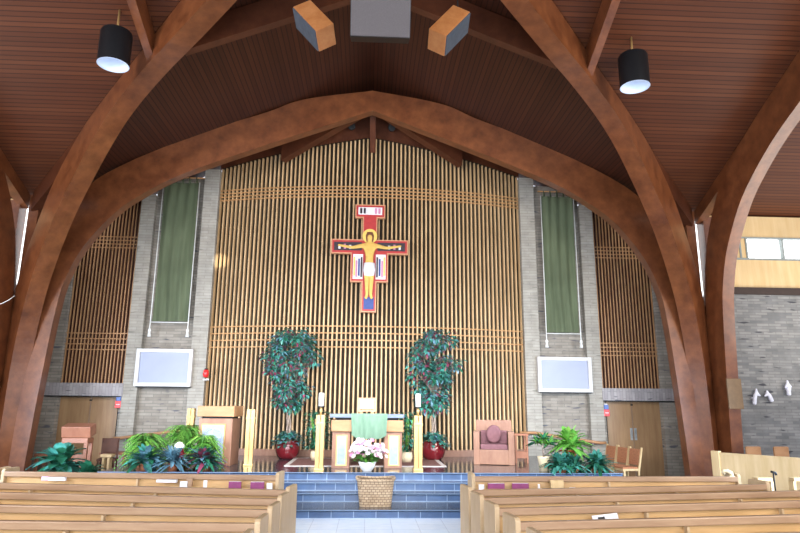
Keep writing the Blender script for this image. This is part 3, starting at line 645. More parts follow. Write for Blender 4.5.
# ambo
am = thing('lectern', 'large wooden lectern with carved pale front panel on the platform', 'lectern', (-3.42, 15.15, PZ), -.10)
MB().box((0, 0, .52), (.78, .62, 1.04)).build('body', M['altar_pinkwood'], am, .01)
MB().box((0, 0, 1.2), (.86, .72, .24)).build('top_slab', M['altar_wood'], am, .012)
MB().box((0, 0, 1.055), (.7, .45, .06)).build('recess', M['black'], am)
pn = MB().box((-.04, -.325, .46), (.50, .02, .86)).build('stone_panel', M['marble'], am)
mb = MB()
for k in range(24):
    a, b = 2 * PI * k / 24, 2 * PI * (k + 1) / 24
    mb.tube([(-.04 + .19 * math.cos(a), -.34, .62 + .19 * math.sin(a)), (-.04 + .19 * math.cos(b), -.34, .62 + .19 * math.sin(b))], .012, 5)
mb.box((-.04, -.34, .62), (.36, .012, .03)).box((-.04, -.34, .62), (.03, .012, .36)); mb.build('carved_emblem', M['screenblue'], pn)
MB().box((-.04, -.315, .46), (.56, .02, .92)).build('panel_frame', M['brass'], pn)
# presider chair
ch = thing('armchair', 'square wooden presider chair with mauve cushions on the platform', 'chair', (3.12, 15.6, PZ), -.2)
ch.scale = (.86, .86, 1)
MB().box((0, .30, .53), (1.02, .08, 1.0)).build('backrest', M['altar_pinkwood'], ch, .01)
for s in (-1, 1): MB().box((s * .48, -.05, .385), (.17, .72, .77)).build('arm_panel', M['altar_pinkwood'], ch, .01)
MB().box((0, -.10, .18), (.80, .60, .34)).build('seat_box', M['altar_pinkwood'], ch, .01)
MB().box((0, -.08, .41), (.76, .56, .13)).build('seat_cushion', M['mauve'], ch, .03)
MB().box((0, .20, .62), (.76, .08, .32)).build('back_cushion', M['mauve'], ch, .03)
c = MB().tube([(0, .12, .70), (0, .09, .70), (0, .0, .69), (0, -.03, .69)], [.17, .215, .215, .17], 24).build('round_cushion', M['mauve'], ch)
st = thing('side_table', 'small reddish wooden side table right of the presider chair', 'table', (3.84, 15.9, PZ))
MB().box((0, 0, .68), (.36, .34, .05)).build('tabletop', M['redwood'], st, .006)
for a in (-1, 1):
    for b in (-1, 1): MB().box((a * .14, b * .13, .33), (.04, .04, .66)).build('leg', M['redwood'], st)
MB().box((0, 0, .2), (.3, .28, .16)).build('shelf', M['redwood'], st)
# wicker basket
bs = thing('wicker_basket', 'square wicker basket on the lowest step before the altar', 'basket', (.19, 12.32, .14))
mb = MB(); n_ = 40
def rsq(a, w): c_, s_ = math.cos(a), math.sin(a); k_ = (abs(c_) ** 6 + abs(s_) ** 6) ** (-1 / 6); return c_ * k_ * w, s_ * k_ * w
def bask(u, v): x, y = rsq(u * 2 * PI, .295 + .055 * v); return Vector((x, y * .8, v * .48))
mb.grid(bask, n_, 12); mb.grid(lambda u, v: Vector((rsq(u * 2 * PI, .29 * v)[0], rsq(u * 2 * PI, .29 * v)[1] * .8, .02)), n_, 1); mb.build('woven_body', M['wicker'], bs)
mb = MB(); mb.tube([Vector((rsq(2 * PI * k / n_, .355)[0], rsq(2 * PI * k / n_, .355)[1] * .8, .485 + .02 * math.cos(4 * PI * k / n_))) for k in range(n_ + 1)], .024, 6); mb.build('rim', M['wicker'], bs)

# ------------------------------------------------------------------ plants
def pot(r, prof, mat, rim=None, z=0):
    o = MB().lathe(prof, (0, 0, z), 24, False).build('pot', mat, r)
    top = prof[-1]
    MB().lathe([(0, top[1] - .03), (top[0] * .93, top[1] - .03)], (0, 0, z), 20, False).build('soil', M['soil'], r)
    return o
def rnd_dir(zmin=-1):
    while True:
        d = Vector((random.uniform(-1, 1), random.uniform(-1, 1), random.uniform(zmin, 1)))
        if .1 < d.length < 1: return d.normalized()
def ficus(x, y, seed, label, top=3.2, lean=0):
    random.seed(seed)
    r = thing('potted_ficus', label, 'tree', (x, y, PZ), 0, 'ficus trees beside the altar')
    pot(r, [(.0, 0), (.20, 0), (.27, .08), (.315, .22), (.31, .34), (.27, .42), (.275, .44), (.26, .45)], M['pot_red'])
    for k in range(3):
        ph = k * 2 * PI / 3
        MB().tube([(.045 * math.cos(ph + z * 5) + lean * z * .1, .045 * math.sin(ph + z * 5), .4 + z) for z in [i * .12 for i in range(12)]], .026, 7).build('trunk', M['bark'], r)
    mb = MB(); ends = []
    for k in range(22):
        z0 = random.uniform(1.5, 1.9); a = random.uniform(0, 2 * PI); L = random.uniform(.3, .62)
        p = Vector((lean * .15, 0, z0)); q = p + Vector((math.cos(a) * L * .5, math.sin(a) * L * .5, random.uniform(.2, .6))); t = q + Vector((math.cos(a) * L * .4, math.sin(a) * L * .4, random.uniform(.0, .6)))
        mb.tube([p, q, t], [.014, .010, .005], 5)
    mb.build('branches', M['bark'], r)
    mb = MB()
    clumps = []
    for k in range(62):
        z = random.uniform(1.3, top - .2); h = (z - 1.3) / (top - 1.3)
        wmax = .60 * math.sin(min(1, .10 + h * .86) * PI * .84 + .12) + .08
        a = random.uniform(0, 2 * PI); rr = wmax * math.sqrt(random.random())
        clumps.append((Vector((rr * math.cos(a) + lean * .15, rr * math.sin(a), z)), random.uniform(.12, .2), random.random()))
    for c_, rad, tone in clumps:
        for j in range(52):
            d = rnd_dir(); p = c_ + d * rad * random.uniform(.4, 1.1)
            dd = Vector((d.x, d.y, d.z * .4 - .45))
            mi = 0 if random.random() < .42 else (2 if random.random() < .15 + .5 * tone ** 2 else (1 if random.random() < .6 else 3))
            mb.leaf(p, dd, (random.uniform(-.4, .4), random.uniform(-.4, .4), 1), random.uniform(.11, .17), random.uniform(.05, .085), .3, mi)
    mb.build('foliage', [M['leaf_teal'], M['leaf_dark'], M['leaf_purple'], M['leaf_bluish']], r)
    mb = MB()
    for j in range(340):
        a = random.uniform(0, 2 * PI); rr = random.uniform(.05, .38); z = .52 + .15 * (1 - rr / .38) + random.uniform(-.1, .05)
        mb.leaf((rr * math.cos(a), rr * math.sin(a), z - (.1 if rr > .3 else 0)), (math.cos(a), math.sin(a), random.uniform(-.6, .5)), (0, 0, 1), .13, .08, .3, 0 if random.random() < .75 else 1)
    mb.build('underplanting', [M['leaf_teal'], M['leaf_bluish']], r)
    return r
ficus(-2.02, 16.75, 11, 'teal and purple ficus in maroon pot left of the altar', 3.5, -.1)
ficus(1.74, 16.65, 23, 'teal and purple ficus in maroon pot right of the altar', 3.45, .3)
def backplant(x, y, seed, label):
    random.seed(seed); r = thing('potted_plant', label, 'plant', (x, y, PZ), 0, 'tall green plants behind the altar')
    pot(r, [(0, 0), (.13, 0), (.17, .12), (.16, .24), (.15, .25)], M['pot_cream'])
    mb = MB()
    for k in range(9):
        a = random.uniform(0, 2 * PI); mb.tube([(.04 * math.cos(a), .04 * math.sin(a), .2), (.14 * math.cos(a), .14 * math.sin(a), .8), (.2 * math.cos(a), .2 * math.sin(a), 1.05)], .008, 5)
    mb.build('stems', M['leaf_green'], r)
    mb = MB()
    for j in range(420):
        a = random.uniform(0, 2 * PI); z = random.uniform(.3, 1.2); rr = random.uniform(.03, .3)
        mb.leaf((rr * math.cos(a), rr * math.sin(a), z), (math.cos(a), math.sin(a), random.uniform(-.8, .4)), (0, 0, 1), .15, .05, .3, random.choice((0, 0, 1)))
    mb.build('foliage', [M['leaf_dark'], M['leaf_teal']], r)
backplant(-1.22, 16.2, 3, 'tall green leafy plant behind the left altar candle')
backplant(.98, 15.9, 4, 'tall green leafy plant behind the right altar candle')
def fern(x, y, z, R, H, seed, label, nf=120):
    random.seed(seed); r = thing('potted_fern', label, 'fern', (x, y, z), 0, 'bright green ferns')
    pot(r, [(0, 0), (.15, 0), (.2, .2), (.21, .28), (.2, .29)], M['pot_terra'])
    mb = MB()
    for k in range(nf):
        a = random.uniform(0, 2 * PI); L = R * random.uniform(.75, 1.15); d = Vector((math.cos(a), math.sin(a), 0)); side = Vector((-d.y, d.x, 0))
        pts = []
        pts = []; rise = random.uniform(.25, 1.0); drop = random.uniform(.9, 1.5)
        for i in range(11):
            t = i / 10; pts.append(Vector((0, 0, .27)) + d * L * (.35 * t + .65 * t * t) * (1.1 - .45 * rise) + Vector((0, 0, H * (2.3 * rise * t - (1.5 * rise + .62 * drop * (1 - rise) + .30) * t * t))))
        mi = random.choice((0, 0, 1))
        for i in range(10):
            w = .06 * (1 - .75 * (i / 10)) + .01; p, q = pts[i], pts[i + 1]; dd = (q - p).normalized()
            for h in (0, .5):
                for s in (-1, 1): mb.leaf(p.lerp(q, h), side * s + dd * .6 + Vector((0, 0, -.2)), (0, 0, 1), w * 1.9, .028, .2, mi)
    mb.build('fronds', [M['leaf_green'], M['leaf_lime']], r)
fern(-4.85, 14.5, PZ, .66, .62, 5, 'bright green fern on the platform edge, nearest the left door')
fern(-4.15, 15.0, PZ, .84, .86, 6, 'largest bright green fern in front of the brass stand', 190)
fern(-3.55, 14.35, PZ, .58, .60, 8, 'bright green fern drooping before the lectern panel', 110)
def rosette(x, y, z, L, W, n, seed, label, mats, cat='plant', el=(-.25, 1.35), group='low leafy plants on the platform', potmat='pot_terra', h=.13, flowers=None, name='potted_plant', sc=1):
    random.seed(seed); r = thing(name, label, cat, (x, y, z), 0, group)
    pot(r, [(0, 0), (.09 * sc, 0), (.12 * sc, h * .8), (.125 * sc, h), (.115 * sc, h + .01)], M[potmat])
    mb = MB()
    for k in range(n):
        a = random.uniform(0, 2 * PI); e = random.uniform(*el); d = Vector((math.cos(a) * math.cos(e), math.sin(a) * math.cos(e), math.sin(e))); side = Vector((-math.sin(a), math.cos(a), 0))
        l = L * random.uniform(.7, 1.1); o_ = Vector((0, 0, h)) + d * .03 + Vector((random.uniform(-.06, .06), random.uniform(-.06, .06), random.uniform(0, .12 * (1 if L < .5 else 2)))) * sc
        mi = random.randrange(len(mats)); pv = None
        for i in range(6):
            t = i / 5; w = W * math.sin(PI * min(.97, .12 + .86 * t)) / 2; c_ = o_ + d * l * t + Vector((0, 0, -l * .38 * t * t))
            cur = (mb.bm.verts.new(c_ - side * w), mb.bm.verts.new(c_ + Vector((0, 0, -.1 * W))), mb.bm.verts.new(c_ + side * w))
            if pv:
                for q in (0, 1):
                    f_ = mb._face([pv[q], pv[q + 1], cur[q + 1], cur[q]], True)
                    if f_: f_.material_index = mi
            pv = cur
    mb.build('foliage', [M[m] for m in mats], r, fixn=False)
    if flowers:
        mb = MB()
        for k in range(flowers[1]):
            a = random.uniform(0, 2 * PI); rr = random.uniform(0, L * .7); c_ = Vector((rr * math.cos(a), rr * math.sin(a), h + L * .75 + random.uniform(-.12, .1)))
            for j in range(7):
                b = j * 2 * PI / 7; mb.leaf(c_, (math.cos(b), math.sin(b), .25), (0, 0, 1), .075, .045, .2)
        mb.build('flowers', M[flowers[0]], r)
    return r
B2 = ['leaf_bluish', 'leaf_teal', 'leaf_dark']
rosette(-4.62, 13.85, PZ, .46, .12, 110, 31, 'bluish dark leafy plant below the leftmost fern', B2)
rosette(-4.05, 13.85, PZ, .46, .07, 120, 32, 'spiky blue grey plant beside the red lantern', ['leaf_bluish'], el=(-.1, 1.4))
rosette(-3.42, 13.9, PZ, .46, .10, 130, 33, 'dark leafy plant with purple tips nearest the lectern', B2 + ['leaf_purple'])
rosette(-6.72, 14.6, 0, .62, .24, 90, 34, 'broad dark glossy leaves plant before the small reddish lectern', ['leaf_dark', 'leaf_teal'], group='broad dark leafy floor plants', h=.42, sc=1.6)
rosette(-6.08, 14.55, 0, .42, .16, 60, 35, 'dark glossy floor plant behind the front left pew', ['leaf_dark'], group='broad dark leafy floor plants', h=.38, sc=1.3)
# right hand group
r = thing('potted_dracaena', 'spiky dracaena in a cream pot at the platform edge', 'plant', (3.88, 13.95, PZ))
pot(r, [(0, 0), (.10, 0), (.13, .27), (.14, .3), (.13, .31)], M['pot_cream'])
MB().tube([(0, 0, .28), (-.02, 0, .55)], .018, 6).build('stem', M['bark'], r)
mb = MB(); random.seed(40)
for cx_, cz_ in ((-.14, .60), (.13, .56), (0, .66)):
    for k in range(26):
        a = random.uniform(0, 2 * PI); e = random.uniform(-.3, 1.3)
        mb.leaf((cx_, 0, cz_), (math.cos(a) * math.cos(e), math.sin(a) * math.cos(e), math.sin(e)), (0, 0, 1), random.uniform(.16, .27), .045, .5, random.choice((0, 1)))
mb.build('foliage', [M['leaf_green'], M['leaf_dark']], r)
rosette(4.55, 14.15, PZ, .50, .12, 100, 41, 'fresh green plant standing highest in the right plant group', ['leaf_green', 'leaf_green', 'leaf_lime'], h=.42, group='leafy plants at the right platform edge')
rosette(4.2, 13.75, PZ, .38, .10, 130, 42, 'dark green plant with red blooms beside the cream pot', ['leaf_dark', 'leaf_teal'], h=.1, flowers=('petal_red', 5), group='leafy plants at the right platform edge')
rosette(4.46, 13.72, PZ, .33, .09, 90, 45, 'dark bushy plant in the middle of the right plant group', ['leaf_dark', 'leaf_teal'], h=.08, flowers=('petal_red', 4), group='leafy plants at the right platform edge')
rosette(4.98, 13.78, PZ, .42, .09, 110, 43, 'dark green plant nearest the three joined chairs', ['leaf_dark', 'leaf_teal'], h=.12, group='leafy plants at the right platform edge')
# lantern among the ferns
r = thing('vigil_lantern', 'dark red glass lantern with white domed top among the ferns', 'lantern', (-4.0, 14.05, PZ))
MB().lathe([(0, 0), (.08, 0), (.09, .03), (.08, .06), (.10, .2), (.11, .32), (.08, .42), (0, .42)], (0, 0, .03), 16, False).build('red_glass', M['redglass'], r)
MB().lathe([(.11, .0), (.10, .05), (.06, .10), (0, .12)], (0, 0, .45), 16, False).build('white_dome', M['white'], r)
MB().lathe([(0, 0), (.1, 0), (.1, .03), (0, .03)], (0, 0, 0), 16, False).build('base', M['black'], r)
# altar flowers
r = thing('flower_arrangement', 'white and pink flowers in a white bowl before the altar', 'flowers', (.03, 13.78, PZ)); random.seed(50)
pot(r, [(0, 0), (.09, 0), (.10, .02), (.15, .08), (.19, .19), (.18, .2)], M['white'])
mb = MB()
for k in range(260):
    a = random.uniform(0, 2 * PI); rr = random.uniform(0, .34); mb.leaf((rr * .6 * math.cos(a), rr * .6 * math.sin(a), random.uniform(.18, .42)), (math.cos(a), math.sin(a), random.uniform(-.3, .9)), (0, 0, 1), .16, .05, .3)
mb.build('foliage', M['leaf_green'], r)
mb = MB()
for k in range(105):
    a = random.uniform(0, 2 * PI); rr = .41 * math.sqrt(random.random()); z = .26 + .46 * math.sqrt(max(0, 1 - (rr / .44) ** 2)) * random.uniform(.2, 1)
    c_ = Vector((rr * math.cos(a), rr * math.sin(a) * .8, z)); mi = 0 if random.random() < .78 else 1
    n_ = Vector((math.cos(a) * rr * 2, -.6, .6)).normalized(); t1 = n_.orthogonal().normalized(); t2 = n_.cross(t1)
    for j in range(7):
        b = j * 2 * PI / 7; mb.leaf(c_, t1 * math.cos(b) + t2 * math.sin(b) + n_ * .35, n_, .065, .05, .2, mi)
mb.build('blooms', [M['petal_white'], M['petal_pink']], r)

# ------------------------------------------------------------------ left floor furniture
r = thing('lectern', 'small reddish wooden lectern standing before the left double door', 'lectern', (-6.95, 15.9, 0), .02)
MB().box((0, 0, 1.31), (.68, .34, .26), (.25, 0, 0)).build('slanted_top', M['redwood'], r, .01)
MB().box((0, 0, 1.08), (.60, .36, .12)).build('apron', M['redwood'], r, .008)
for a in (-1, 1):
    for b in (-1, 1): MB().box((a * .26, b * .14, .52), (.08, .06, 1.04)).build('leg', M['redwood'], r)
MB().box((0, .1, .45), (.6, .03, .6)).build('back_panel', M['redwood'], r)
def small_table(x, y, w, d, h, label, mat='redwood', rz=0):
    r = thing('small_table', label, 'table', (x, y, 0), rz, 'small low tables on the left')
    MB().box((0, 0, h - .03), (w, d, .06)).build('tabletop', M[mat], r, .006)
    for a in (-1, 1):
        for b in (-1, 1): MB().box((a * (w / 2 - .05), b * (d / 2 - .05), (h - .06) / 2), (.06, .06, h - .06)).build('leg', M[mat], r)
small_table(-8.0, 16.9, .62, .5, .70, 'small low reddish table beside the leftmost timber leg')
small_table(-6.4, 16.9, .66, .45, .74, 'small low reddish table right of the reddish lectern')
r = thing('side_chair', 'dark wooden chair half hidden behind the reddish lectern', 'chair', (-6.38, 16.35, 0), .2)
MB().box((0, .2, .92), (.40, .04, .36)).build('backrest', M['arch_dark'], r, .01); MB().box((0, 0, .60), (.42, .42, .05)).build('seat', M['arch_dark'], r)
for a in (-1, 1):
    MB().box((a * .18, .2, .55), (.04, .04, 1.1)).build('leg', M['arch_dark'], r); MB().box((a * .18, -.18, .29), (.04, .04, .58)).build('leg', M['arch_dark'], r)
r = thing('wooden_stool', 'narrow pale wooden stool beside the reddish lectern', 'stool', (-6.15, 15.75, 0))
MB().box((0, 0, .74), (.26, .24, .07)).build('seat', M['oak_light'], r, .01)
for a in (-1, 1): MB().box((a * .06, 0, .36), (.05, .18, .72)).build('leg', M['oak_light'], r)

# ------------------------------------------------------------------ three joined chairs at the right
cr_ = thing('joined_chair', None, None)
COLS = []
def jchair():
    r = thing('wooden_chair', 'x', 'chair', (0, 0, 0), 0, 'three joined wooden chairs')
    MB().box((0, 0, .42), (.52, .50, .05)).build('seat_frame', M['oak_light'], r, .008)
    MB().box((0, 0, .46), (.46, .46, .05)).build('seat_cushion', M['rust'], r, .02)
    MB().box((0, .27, .72), (.44, .04, .40), (-.15, 0, 0)).build('backrest', M['rust'], r, .01)
    for a in (-1, 1):
        MB().tube([(a * .25, .20, 0), (a * .25, .21, .4), (a * .25, .26, .62), (a * .25, .33, .96)], .03, 6).build('leg', M['oak_light'], r)
        MB().box((a * .25, -.21, .21), (.05, .05, .42)).build('leg', M['oak_light'], r)
    return r
bpy.data.objects.remove(cr_)
j0 = jchair(); ang = -1.4; ux = Vector((math.cos(ang), math.sin(ang), 0)); base = Vector((6.58, 16.9, 0))
labs = ['wooden chair with rust padded back, farthest of the joined trio', 'wooden chair with rust padded back, middle of the joined trio', 'wooden chair with rust padded back, nearest the right timber legs']
for i in range(3):
    p = base + ux * (.56 * (i - 1)); 
    if i == 0: j0.location = p; j0.rotation_euler = (0, 0, ang); j0['label'] = labs[0]
    else: dup(j0, p, ang, labs[i])

# ------------------------------------------------------------------ right choir partition
pr = thing('choir_partition', 'pale oak panelled partition in front of the right timber legs', 'partition', (7.88, 14.15, 0), math.atan2(-1.55, .98))
MB().span((0, -.03, 0), (6.0, .03, .97)).build('panel', M['oak_light'], pr)
MB().span((-.10, -.06, 0), (.08, .06, 1.03)).build('end_post', M['oak_light'], pr, .008)
MB().span((.08, -.045, .96), (6.0, .045, 1.0)).build('top_rail', M['oak_light'], pr)
for i, (x, y) in enumerate(((9.16, 14.6), (9.84, 14.6), (10.5, 14.6))):
    r = thing('choir_chair', ('oak chair back showing above the partition, nearest the timber arch', 'oak chair back showing above the partition, at the photo edge', 'oak choir chair beyond the photo edge')[i], 'chair', (x, y, 0), .1, 'choir chairs behind the partition')
    MB().box((0, .2, .95), (.34, .04, .28)).build('backrest', M['altar_wood'], r, .01); MB().box((0, 0, .45), (.44, .42, .05)).build('seat', M['altar_wood'], r)
    for a in (-1, 1):
        MB().box((a * .17, .2, .54), (.04, .04, 1.08)).build('leg', M['altar_wood'], r); MB().box((a * .19, -.18, .22), (.04, .04, .44)).build('leg', M['altar_wood'], r)
    if i == 1: break
for i, (x, y) in enumerate(((7.22, 11.5), (7.90, 11.5))):
    r = thing('low_bench', ('low pale wooden bench in front of the oak partition, beside a black hook', 'low pale wooden bench in front of the oak partition, at the photo edge')[i], 'bench', (x, y, 0), 0, 'low benches before the partition')
    MB().box((0, 0, .72), (.28, .16, .06)).build('seat', M['oak_light'], r, .01)
    for a in (-1, 1): MB().box((a * .13, 0, .345), (.05, .14, .69)).build('leg', M['oak_light'], r)
r = thing('microphone_stand', 'thin black stand with bent head before the oak partition', 'stand', (7.50, 11.6, 0))
MB().tube([(0, 0, .03), (0, 0, .76), (.0, 0, .82)], .014, 6).build('pole', M['black'], r)
MB().tube([(-.04, 0, .84), (.04, 0, .82), (.05, 0, .78)], .024, 6).build('head', M['black'], r)
MB().lathe([(0, 0), (.12, 0), (.12, .03), (0, .03)], (0, 0, 0), 16, False).build('base', M['black'], r)

# ------------------------------------------------------------------ pews
def make_pew(L, name='church_pew'):
    """local origin: aisle end at x=0, pew runs to +x, congregation faces +y; origin at the back's foot"""
    r = thing(name, 'x', 'pew', (0, 0, 0), 0, 'oak pews')
    MB().box((L / 2, .02, .54), (L, .03, .50), (.08 * -1, 0, 0)).build('backrest', M['pew'], r)
    MB().box((L / 2, -.02, .785), (L + .0, .075, .085)).build('top_rail', M['pew_rail'], r, .012)
    MB().box((L / 2, .24, .42), (L - .06, .40, .04)).build('seat', M['pew'], r, .008)
    rk = MB().box((L / 2, -.085, .60), (L - .3, .12, .02)).box((L / 2, -.14, .615), (L - .3, .012, .05)).build('book_rack', M['pew'], r)
    k = max(2, int(L / 1.6))
    for i in range(1, k): MB().box((L * i / k, -.060, .665), (.03, .06, .15)).build('rack_bracket', M['pew_end'], r)
    for x in (.0, L):
        MB().prism([(-.06, 0), (.34, 0), (.34, .84), (.32, .87), (-.03, .87), (-.06, .84)], (x - .03, 0, 0), (0, 1, 0), (0, 0, 1), (.06, 0, 0)).build('end_panel', M['pew_end'], r, .01)
    return r
ord_ = ['second', 'third', 'fourth', 'fifth', 'nearest, sixth']
pL = make_pew(7.6); pR = make_pew(7.6)
# left pews: run toward -x, so build from the outer end
yL = [9.12, 8.30, 7.50, 6.68, 5.85]; yR = [9.14, 8.40, 7.60, 6.74, 5.92]
gL = [9.5, 8.5, 6, 3.5, 2.5]; gR = [9, 9, 8.5, 7.5, 6]
pS = make_pew(4.85)
for i in range(5):
    lx = -1.06; a = math.radians(gL[i]); o = Vector((lx - 7.6 * math.cos(a), yL[i] + 7.6 * math.sin(a), 0))
    lab = 'oak pew left of the aisle, %s row from the altar' % ord_[i]
    if i == 0: shift(pL, o, -a); pL['label'] = lab
    else: dup(pL, o, -a, lab)
    rx = (1.46, 1.49, 1.52, 1.56, 1.60)[i]; a = math.radians(gR[i])
    lab = 'oak pew right of the aisle, %s row from the altar' % ord_[i]
    if i == 0: pS['label'] = lab; shift(pS, (rx, yR[i], 0), a)
    elif i == 1: pR['label'] = lab; shift(pR, (rx, yR[i], 0), a)
    else: dup(pR, (rx, yR[i], 0), a, lab)
f1 = make_pew(4.7); shift(f1, (-1.45 - 4.7 * math.cos(.105), 10.9 + 4.7 * math.sin(.105), 0), -.105); f1['label'] = 'front oak pew left of the aisle, pale back with purple hymnals'
f2 = make_pew(4.62); shift(f2, (1.80, 10.85, 0), .02); f2['label'] = 'front oak pew right of the aisle, pale back with purple hymnals'
f3 = make_pew(2.6); shift(f3, (-6.3 - 2.6 * math.cos(.105), 11.45 + 2.6 * math.sin(.105), 0), -.105); f3['label'] = 'short oak pew at the far left photo edge, before the timber legs'
# tall dividers on the pews' backs
for x, y, nm in ((-2.90, 10.92, 'left'), (3.19, 10.74, 'right')):
    o = MB().box((0, 0, .66), (.22 if x > 0 else .10, .06, .24)).build('pew_box', M['oak_light'] if x > 0 else M['pew_rail'], bevel=.006); o.location = (x, y, 0)
    tag(o, 'small %s wooden box on the back of the front %s pew' % ('pale' if x > 0 else 'brown', nm), 'box')
# carved scroll
r = thing('carved_ornament', 'small pale curled ornament standing on the front right pew end', 'ornament', (6.24, 10.93, .84))
r.scale = (.8, .8, .8)
MB().tube([(.10, 0, -.02), (.09, 0, .05), (.02, 0, .09), (-.07, 0, .10), (-.11, 0, .06), (-.08, 0, .03), (-.05, 0, .05)], [.045, .045, .04, .035, .03, .025, .02], 8).build('scroll', M['pot_cream'], r)
MB().box((.09, 0, -.03), (.12, .09, .05)).build('foot', M['pot_cream'], r)

# hymnals, cards, leaflets in the racks
def bookish(x, y, z, w, h, mat, label, cat, group, d=.035, name='hymnal', rz=0):
    r = thing(name, label, cat, (x, y, z), rz, group)
    MB().box((0, 0, h / 2), (w, d, h)).build('cover', M[mat], r, .003)
    if mat == 'purple_cover': MB().box((0, 0, h / 2 + .004), (w * .96, d * .7, h * 1.0)).build('pages', M['paper'], r)
g_ = 'hymnals in the front pew racks'
bookish(-2.13, 10.80, .585, .20, .15, 'purple_cover', 'purple hymnal in the front left pew rack, farther from the aisle', 'book', g_)
bookish(-1.76, 10.76, .585, .22, .15, 'purple_cover', 'purple hymnal in the front left pew rack, nearer the aisle', 'book', g_)
bookish(2.17, 10.75, .585, .28, .14, 'purple_cover', 'purple hymnal in the front right pew rack, nearer the aisle', 'book', g_)
bookish(2.58, 10.76, .585, .28, .14, 'purple_cover', 'purple hymnal in the front right pew rack, farther from the aisle', 'book', g_)
c_ = 'white cards on the pews'
for x, y, z, w, h, lab in ((-1.56, 10.74, .58, .09, .14, 'small white card at the aisle end of front left pew'), (-2.98, 10.88, .60, .12, .13, 'white square card below the brown box on the front left pew'),
                           (1.92, 10.73, .58, .09, .13, 'small white card at the aisle end of front right pew'), (3.46, 10.77, .52, .10, .14, 'white square card right of the pale box, front right pew')):
    bookish(x, y, z, w, h, 'paper', lab, 'card', c_, .01, 'card')
bookish(2.90, 10.79, .53, .035, .18, 'paper', 'thin pale upright leaflet left of the pale box, front right pew', 'leaflet', None, .01, 'leaflet')
bookish(-2.62, 10.84, .53, .06, .22, 'paper', 'thin pale upright leaflet right of the brown box, front left pew', 'leaflet', None, .01, 'leaflet')
bookish(-3.28, 10.97, .70, .34, .045, 'paper', 'long white leaflet lying on the front left pew rail', 'leaflet', None, .06, 'leaflet', -.1)
r = thing('leaflet', 'long white and pink leaflet at the far left of the front pew', 'leaflet', (-5.2, 11.16, .70), -.1)
MB().box((.06, 0, .03), (.3, .04, .055)).build('page', M['paper'], r); MB().box((-.14, 0, .035), (.12, .042, .06)).build('pink_flap', M['pink_paper'], r)
r = thing('leaflet', 'large tilted white leaflet with dark picture on a right pew', 'leaflet', (2.83, 7.63, .64), .03)
MB().box((0, 0, .06), (.31, .012, .10), (-.3, -.10, 0)).build('page', M['paper'], r); MB().box((-.05, -.008, .055), (.08, .012, .055), (-.3, -.10, 0)).build('picture', M['black'], r)

# ------------------------------------------------------------------ light
def area(name, loc, tgt, size, power, col, sy=None):
    l = bpy.data.lights.new(name, 'AREA'); l.energy = power; l.color = col; l.size = size; l.shape = 'RECTANGLE'; l.size_y = sy or size
    o = bpy.data.objects.new(name, l); COL.objects.link(o); o.location = loc
    o.rotation_euler = (Vector(tgt) - Vector(loc)).to_track_quat('-Z', 'Y').to_euler(); return o
w = bpy.data.worlds.new('world'); SC.world = w; w.use_nodes = True
w.node_tree.nodes['Background'].inputs[0].default_value = (.84, .88, 1.0, 1); w.node_tree.nodes['Background'].inputs[1].default_value = .95
l = area('nave_window_light', (0, -3.5, 3.0), (0, 18, -1.5), 16, 900, (.88, .93, 1.0), 2.5); l.data.spread = math.radians(120)
l = area('left_clerestory_light', (-10.5, 0, 5.6), (-3, 14, 7.6), 4, 620, (1.0, .93, .90), 2); l.data.spread = math.radians(130)
l = area('right_clerestory_light', (10.5, 0, 5.6), (3, 14, 7.6), 4, 560, (1.0, .88, .72), 2); l.data.spread = math.radians(130)
l = area('left_window_light', (-8.6, 11, 1.9), (0, 17, .9), 3, 210, (.64, .80, 1.0), 2.4); l.data.spread = math.radians(110)
l = area('right_window_light', (8.6, 11, 1.9), (0, 17, .9), 3, 210, (.64, .80, 1.0), 2.4); l.data.spread = math.radians(110)
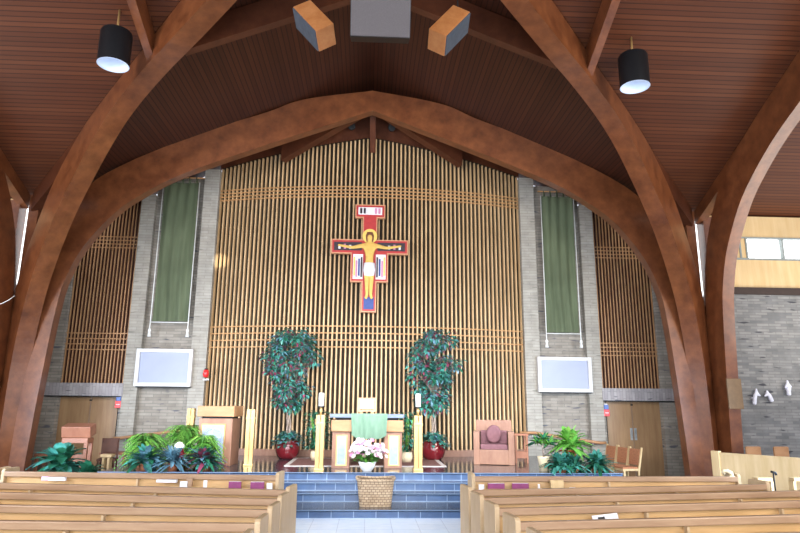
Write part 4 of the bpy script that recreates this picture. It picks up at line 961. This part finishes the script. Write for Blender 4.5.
l = area('sanctuary_fill', (0, 10.8, 4.2), (0, 17.6, .6), 8, 250, (.95, .96, 1.0), 1.2); l.data.spread = math.radians(90)  # added mid-air fill with no real fixture, brightens the lower slat wall
area('right_transept_fill', (12.3, 13, 3.4), (12.3, 15.6, 7.5), 3, 130, (1.0, .93, .82))  # added uplight without a fixture, lifts the transept roof boards
area('left_transept_fill', (-12.3, 13, 3.4), (-12.3, 15.6, 7.5), 3, 110, (1.0, .93, .82))  # matching added uplight on the left, no fixture there either
l = area('aisle_fill', (0, 10.3, 5.2), (0, 11.0, 0), 3, 26, (.80, .90, 1.0), 1.2); l.data.spread = math.radians(60)  # added fill over the aisle, no lamp hangs here; brightens the floor
area('warm_bounce_fill', (0, 11, 4.0), (0, 18, 7), 6, 35, (1.0, .70, .40), 1)  # added warm fill standing in for bounce on the upper slats
def spot(name, loc, tgt, power, deg, col, blend=.4, r=.05):
    l = bpy.data.lights.new(name, 'SPOT'); l.energy = power; l.spot_size = math.radians(deg); l.spot_blend = blend; l.color = col; l.shadow_soft_size = r
    o = bpy.data.objects.new(name, l); COL.objects.link(o); o.location = loc; o.rotation_euler = (Vector(tgt) - Vector(loc)).to_track_quat('-Z', 'Y').to_euler(); return o
spot('sun_patch', (3, 5, 6.4), (-4.30, 17.9, 6.1), 14000, 1.9, (1, .93, .78), .6)

# ------------------------------------------------------------------ camera
cam = bpy.data.cameras.new('camera'); cam.lens = 620 / 800 * 36; cam.sensor_width = 36
co = bpy.data.objects.new('camera', cam); COL.objects.link(co)
TH, PS, RO = math.radians(12.5), math.radians(2.87), math.radians(.5)
fw = Vector((math.sin(PS) * math.cos(TH), math.cos(PS) * math.cos(TH), math.sin(TH)))
r0 = Vector((math.cos(PS), -math.sin(PS), 0)); u0 = r0.cross(fw)
Rv = r0 * math.cos(RO) + u0 * math.sin(RO); Uv = Rv.cross(fw)
co.matrix_world = Matrix(((Rv.x, Uv.x, -fw.x, 0), (Rv.y, Uv.y, -fw.y, 0), (Rv.z, Uv.z, -fw.z, 2.0), (0, 0, 0, 1)))
SC.camera = co
SC.view_settings.view_transform = 'Standard'
SC.view_settings.exposure = .27
